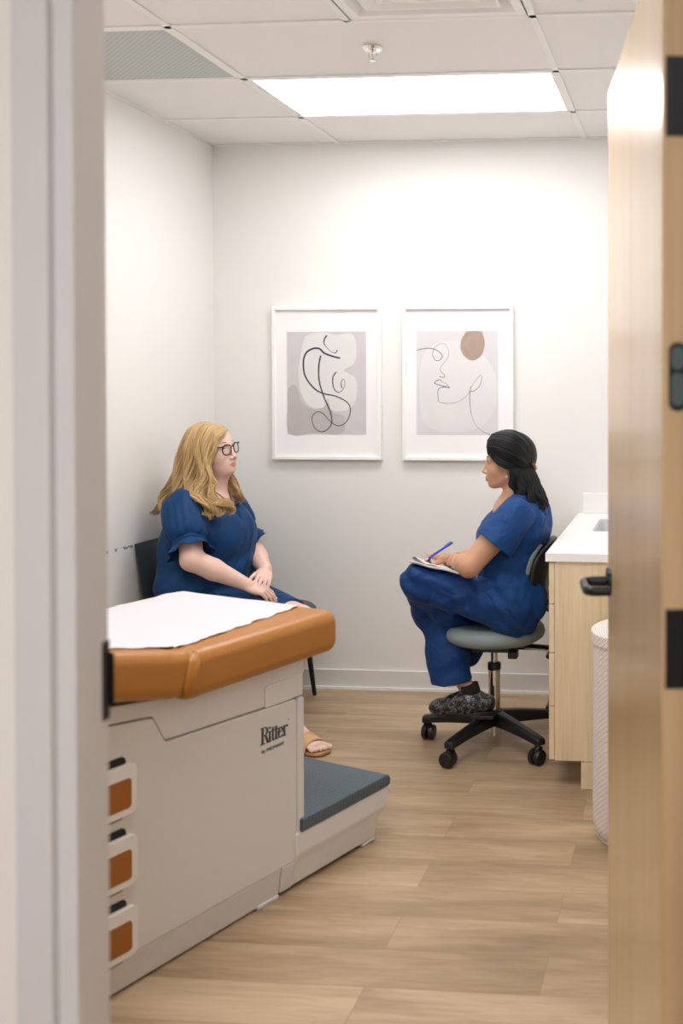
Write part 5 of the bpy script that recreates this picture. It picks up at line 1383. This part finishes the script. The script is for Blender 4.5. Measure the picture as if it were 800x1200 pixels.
# earrings
mb = MB(); q = df.p(-.002, .079, -.040); mb.lathe([(.0005,-.004),(.003,-.003),(.0042,0),(.003,.003),(.0005,.004)], q, seg=12); er = rebase(mb.build('earring', mat('gold', (212,170,96), .25, metal=1), smooth=True), dc)
mb = MB(); q = q+V(0,0,-.022); mb.lathe([(.0005,-.0065),(.0045,-.005),(.0062,0),(.0045,.005),(.0005,.0065)], q, seg=16); pe = mb.build('pearl', mat('pearl', (238,232,222), .15), smooth=True); pe.parent = er; pe.matrix_parent_inverse = Matrix.Identity(4)
mb = MB(); mb.tube([q+V(0,0,.004), q+V(0,0,.020)], .0012, 6); o = mb.build('hook', bpy.data.materials['gold']); o.parent = er; o.matrix_parent_inverse = Matrix.Identity(4)
# bracelet
fw = unit(wL-eL); u_ = unit(np.cross(fw, UP)); w_ = np.cross(u_, fw); mb = MB()
mb.tube([wL-fw*.035+(u_*math.cos(a)+w_*math.sin(a))*.032 for a in np.linspace(0, 2*PI, 37)], .0024, 8, cap=False); rebase(mb.build('bangle', bpy.data.materials['gold'], smooth=True), dc)
# hair: swept back to a clip, the rest falls to the shoulders
M['hair2'] = hairmat('black_hair', (5,6,8), (8,10,13), (15,18,23), .42, .3)
cp = [df.ell((-.020,0,.036),(.103,.084,.092), .01), df.ell((-.045,0,.005),(.076,.080,.085), .03)]
cp += [df.ell((.092,0,-.038),(.080,.12,.092), .008, op='s'), df.ell((.01,.0,-.075),(.062,.12,.055), .01, op='s')]
hc_ = grow('hair_cap', cp, .004, M['hair2'])
clip = (624, 549, 4.42)
def gg(a, near=True): return [W(*q) for q in a]
top = [[(571,531,4.345),(578,533,4.325),(588,538,4.315),(600,543,4.315),(612,547,4.335),(621,549,4.375)],
       [(570,524,4.35),(578,524,4.32),(590,528,4.305),(603,535,4.305),(615,543,4.33),(623,548,4.38)],
       [(571,516,4.36),(580,514,4.325),(593,517,4.305),(607,525,4.305),(618,537,4.34),(624,547,4.385)],
       [(576,509,4.38),(586,506.5,4.35),(599,508,4.335),(613,517,4.335),(622,532,4.36),(625,546,4.39)],
       [(583,506,4.42),(593,504,4.40),(605,505.5,4.39),(618,515,4.39),(625.5,531,4.40),(626,546,4.41)],
       [(583,507,4.47),(593,505,4.47),(605,507,4.47),(617,516,4.47),(624,531,4.47),(625,546,4.45)]]
ears_ = [[(572,532,4.35),(578,539,4.325),(585,545,4.31),(595,549,4.31),(607,551,4.33),(619,551,4.37)], top[0]]
low = [[(596,549,4.315),(597,556,4.315),(598,564,4.32),(598,571,4.32),(600,578,4.31),(606,584,4.305)],
       [(604,549,4.315),(606,558,4.31),(608,567,4.31),(610,576,4.305),(613,584,4.30),(617,591,4.30)],
       [(614,549,4.335),(617,560,4.325),(620,571,4.32),(623,582,4.31),(627,592,4.31),(631,599,4.31)],
       [(622,549,4.37),(627,560,4.36),(631,571,4.35),(635,583,4.34),(639,594,4.34),(642,604,4.34)],
       [(625,549,4.41),(631,560,4.42),(635,571,4.42),(639,583,4.42),(642,594,4.42),(643,602,4.42)],
       [(622,549,4.47),(626,560,4.48),(630,571,4.49),(634,583,4.49),(637,593,4.49),(638,600,4.49)],
       [(605,549,4.50),(607,560,4.50),(610,571,4.50),(613,582,4.49),(617,590,4.49),(620,597,4.49)]]
cen2 = df.o+V(.03,0,.0)
v1, f1 = strands([([gg(a) for a in top], 3), ([gg(a) for a in ears_], .7)], 900, 22, .0021, 11, depth=.010, wave=(.0012, 1.2), centre=cen2, jit=.0015, clump=9, lens=(.95,1), flat=1.6)
v2, f2 = strands([([gg(a) for a in low], 1)], 900, 22, .0023, 12, depth=.035, wave=(.009, 1.7), centre=df.o+V(.055,0,-.10), jit=.004, clump=4, lens=(.85,1), flat=1.6)
cv, cf_ = mesh_arrays(hc_); bpy.data.objects.remove(hc_)
n1_ = len(cv); n2_ = n1_+len(v1)
mesh_np('hair', np.concatenate([cv, v1, v2]), np.concatenate([cf_, f1+n1_, f2+n2_]), M['hair2'], dc)
mb = MB(); mb.tube([W(624.5,544,4.36), W(627,549,4.42), W(624.5,546,4.48)], [.007,.008,.006], 10); rebase(mb.build('hair_clip', mat('tortoise_clip', (130,70,40), .3), smooth=True), dc)

# ------------------------------------------------------------------ notepad and pen (held and resting: things of their own)
pa, pb = W(479, 659, 4.27), W(546, 674.5, 4.23)
xd = unit(pb-pa); yd = unit(V(.03, 1, -.20)); nd = unit(np.cross(xd, yd))
nroot = tag(empty('notepad', tuple((pa+pb)/2)), 'white notepad with curled pages resting on the crossed thigh of the woman in scrubs', 'notepad')
def sheet(name, z0_, th, m, curl=0, x0=0, x1=.245, y0=0, y1=.19, parent=nroot, seed=0):
    n_, k_ = 24, 8; vs = []; fs = []
    for lay in (0, 1):
        for i in range(n_+1):
            for j in range(k_+1):
                u = x0+(x1-x0)*i/n_; v_ = y0+(y1-y0)*j/k_; c_ = max(0, 1-u/.075)
                z_ = z0_+curl*c_**1.4*(1+.5*math.sin(v_*22+seed))+.0012*math.sin(u*50+seed)-curl*.9*max(0, 1-u/.022)**2
                vs.append(tuple(pa+xd*u+yd*v_+nd*(z_-(th if lay else 0))))
    q = (n_+1)*(k_+1)
    for i in range(n_):
        for j in range(k_):
            a = i*(k_+1)+j; fs.append((a, a+k_+1, a+k_+2, a+1)); fs.append((q+a, q+a+1, q+a+k_+2, q+a+k_+1))
    for i in range(n_):
        a = i*(k_+1); fs.append((a, q+a, q+a+k_+1, a+k_+1)); a += k_; fs.append((a, a+k_+1, q+a+k_+1, q+a))
    for j in range(k_):
        a = j; fs.append((a, a+1, q+a+1, q+a)); a = n_*(k_+1)+j; fs.append((a, q+a, q+a+1, a+1))
    return rebase(MB().add(vs, fs).build(name, m, smooth=False), parent)
M['page'] = mat('page', (238,238,242), .7); 
sheet('backing', .0, .003, mat('grey_board', (150,150,156), .7)); sheet('page_block', .0045, .004, M['page'], curl=.004)
for i in range(3): sheet('page', .0058+.0012*i, .0006, M['page'], curl=.012+.006*i, x0=.002*i, seed=i*1.3)
tipP, endP = W(497.5, 657, 4.335), W(529.6, 636, 4.40)
pr_ = tag(empty('pen', tuple(tipP)), 'blue ballpoint pen held by the woman in scrubs', 'pen')
pd = unit(endP-tipP); Lp = float(np.linalg.norm(endP-tipP)); bl = mat('blue_pen', (28,62,190), .3)
rebase(MB().tube([tipP+pd*.014, tipP+pd*.03, tipP+pd*(Lp-.012), endP], [.0036,.0047,.0050,.0040], 14).build('barrel', bl, auto=40), pr_)
rebase(MB().tube([tipP, tipP+pd*.003, tipP+pd*.0145], [.0006,.0012,.0034], 12).build('point', mat('pen_metal', (190,190,195), .25, metal=1), auto=40), pr_)
cd = unit(np.cross(pd, V(0,1,0))); rebase(MB().tube([endP-pd*.004+cd*.0045, endP-pd*.006+cd*.0075, endP-pd*.038+cd*.0066], [.0018,.0018,.0012], 8).build('clip', bl), pr_)
# ------------------------------------------------------------------ light
def area_free(): pass
troffer(-.95, .27, -.9, -.29, 'added unseen fill panel in the corridor ceiling', None, s=HALL_S)  # added fill out of view, lights the jamb and surfaces facing the doorway
troffer(-.95, .27, .55, 1.16, 'lit lay-in ceiling light of the corridor next to the doorway', None, s=HALL_S) if False else None
struct('ceiling_corridor', MB().box((HX0-.1, HY0-.1, HC+.06), (HX1+.1, YF0+.003, HC+.1)).box((HX0,HY0,HC),(-.95,YF0,HC+.06)).box((.27,HY0,HC),(HX1,YF0,HC+.06)).box((-.95,HY0,HC),(.27,-.9,HC+.06)).box((-.95,-.29,HC),(.27,YF0,HC+.06)), M['ceil'])
w = bpy.data.worlds.new('World'); SC.world = w; w.use_nodes = True
w.node_tree.nodes['Background'].inputs[0].default_value = (.9,.95,1,1); w.node_tree.nodes['Background'].inputs[1].default_value = .6

cam = bpy.data.cameras.new('Camera'); co = bpy.data.objects.new('Camera', cam); COL.objects.link(co); SC.camera = co
F_ = 1231.0; PITCH = R(.7); TH = math.atan(105/1231.)
co.location = (0, 0, 1.55); co.rotation_euler = (R(90)-PITCH, 0, TH)
cam.sensor_fit = 'VERTICAL'; cam.sensor_height = 36; cam.lens = 36*F_/1200
cam.shift_x = -(700-400)/1200.; cam.shift_y = ((447+F_*math.tan(PITCH))-600)/1200.
cam.clip_start = .05
cam.dof.use_dof = True; cam.dof.focus_distance = 4.45; cam.dof.aperture_fstop = cam.lens/1000/DOF_A if False else 2.6
SC.view_settings.view_transform = 'Standard'; SC.view_settings.look = 'None'
SC.view_settings.exposure = EXPO; SC.view_settings.gamma = 1; SC.view_settings.use_curve_mapping = False
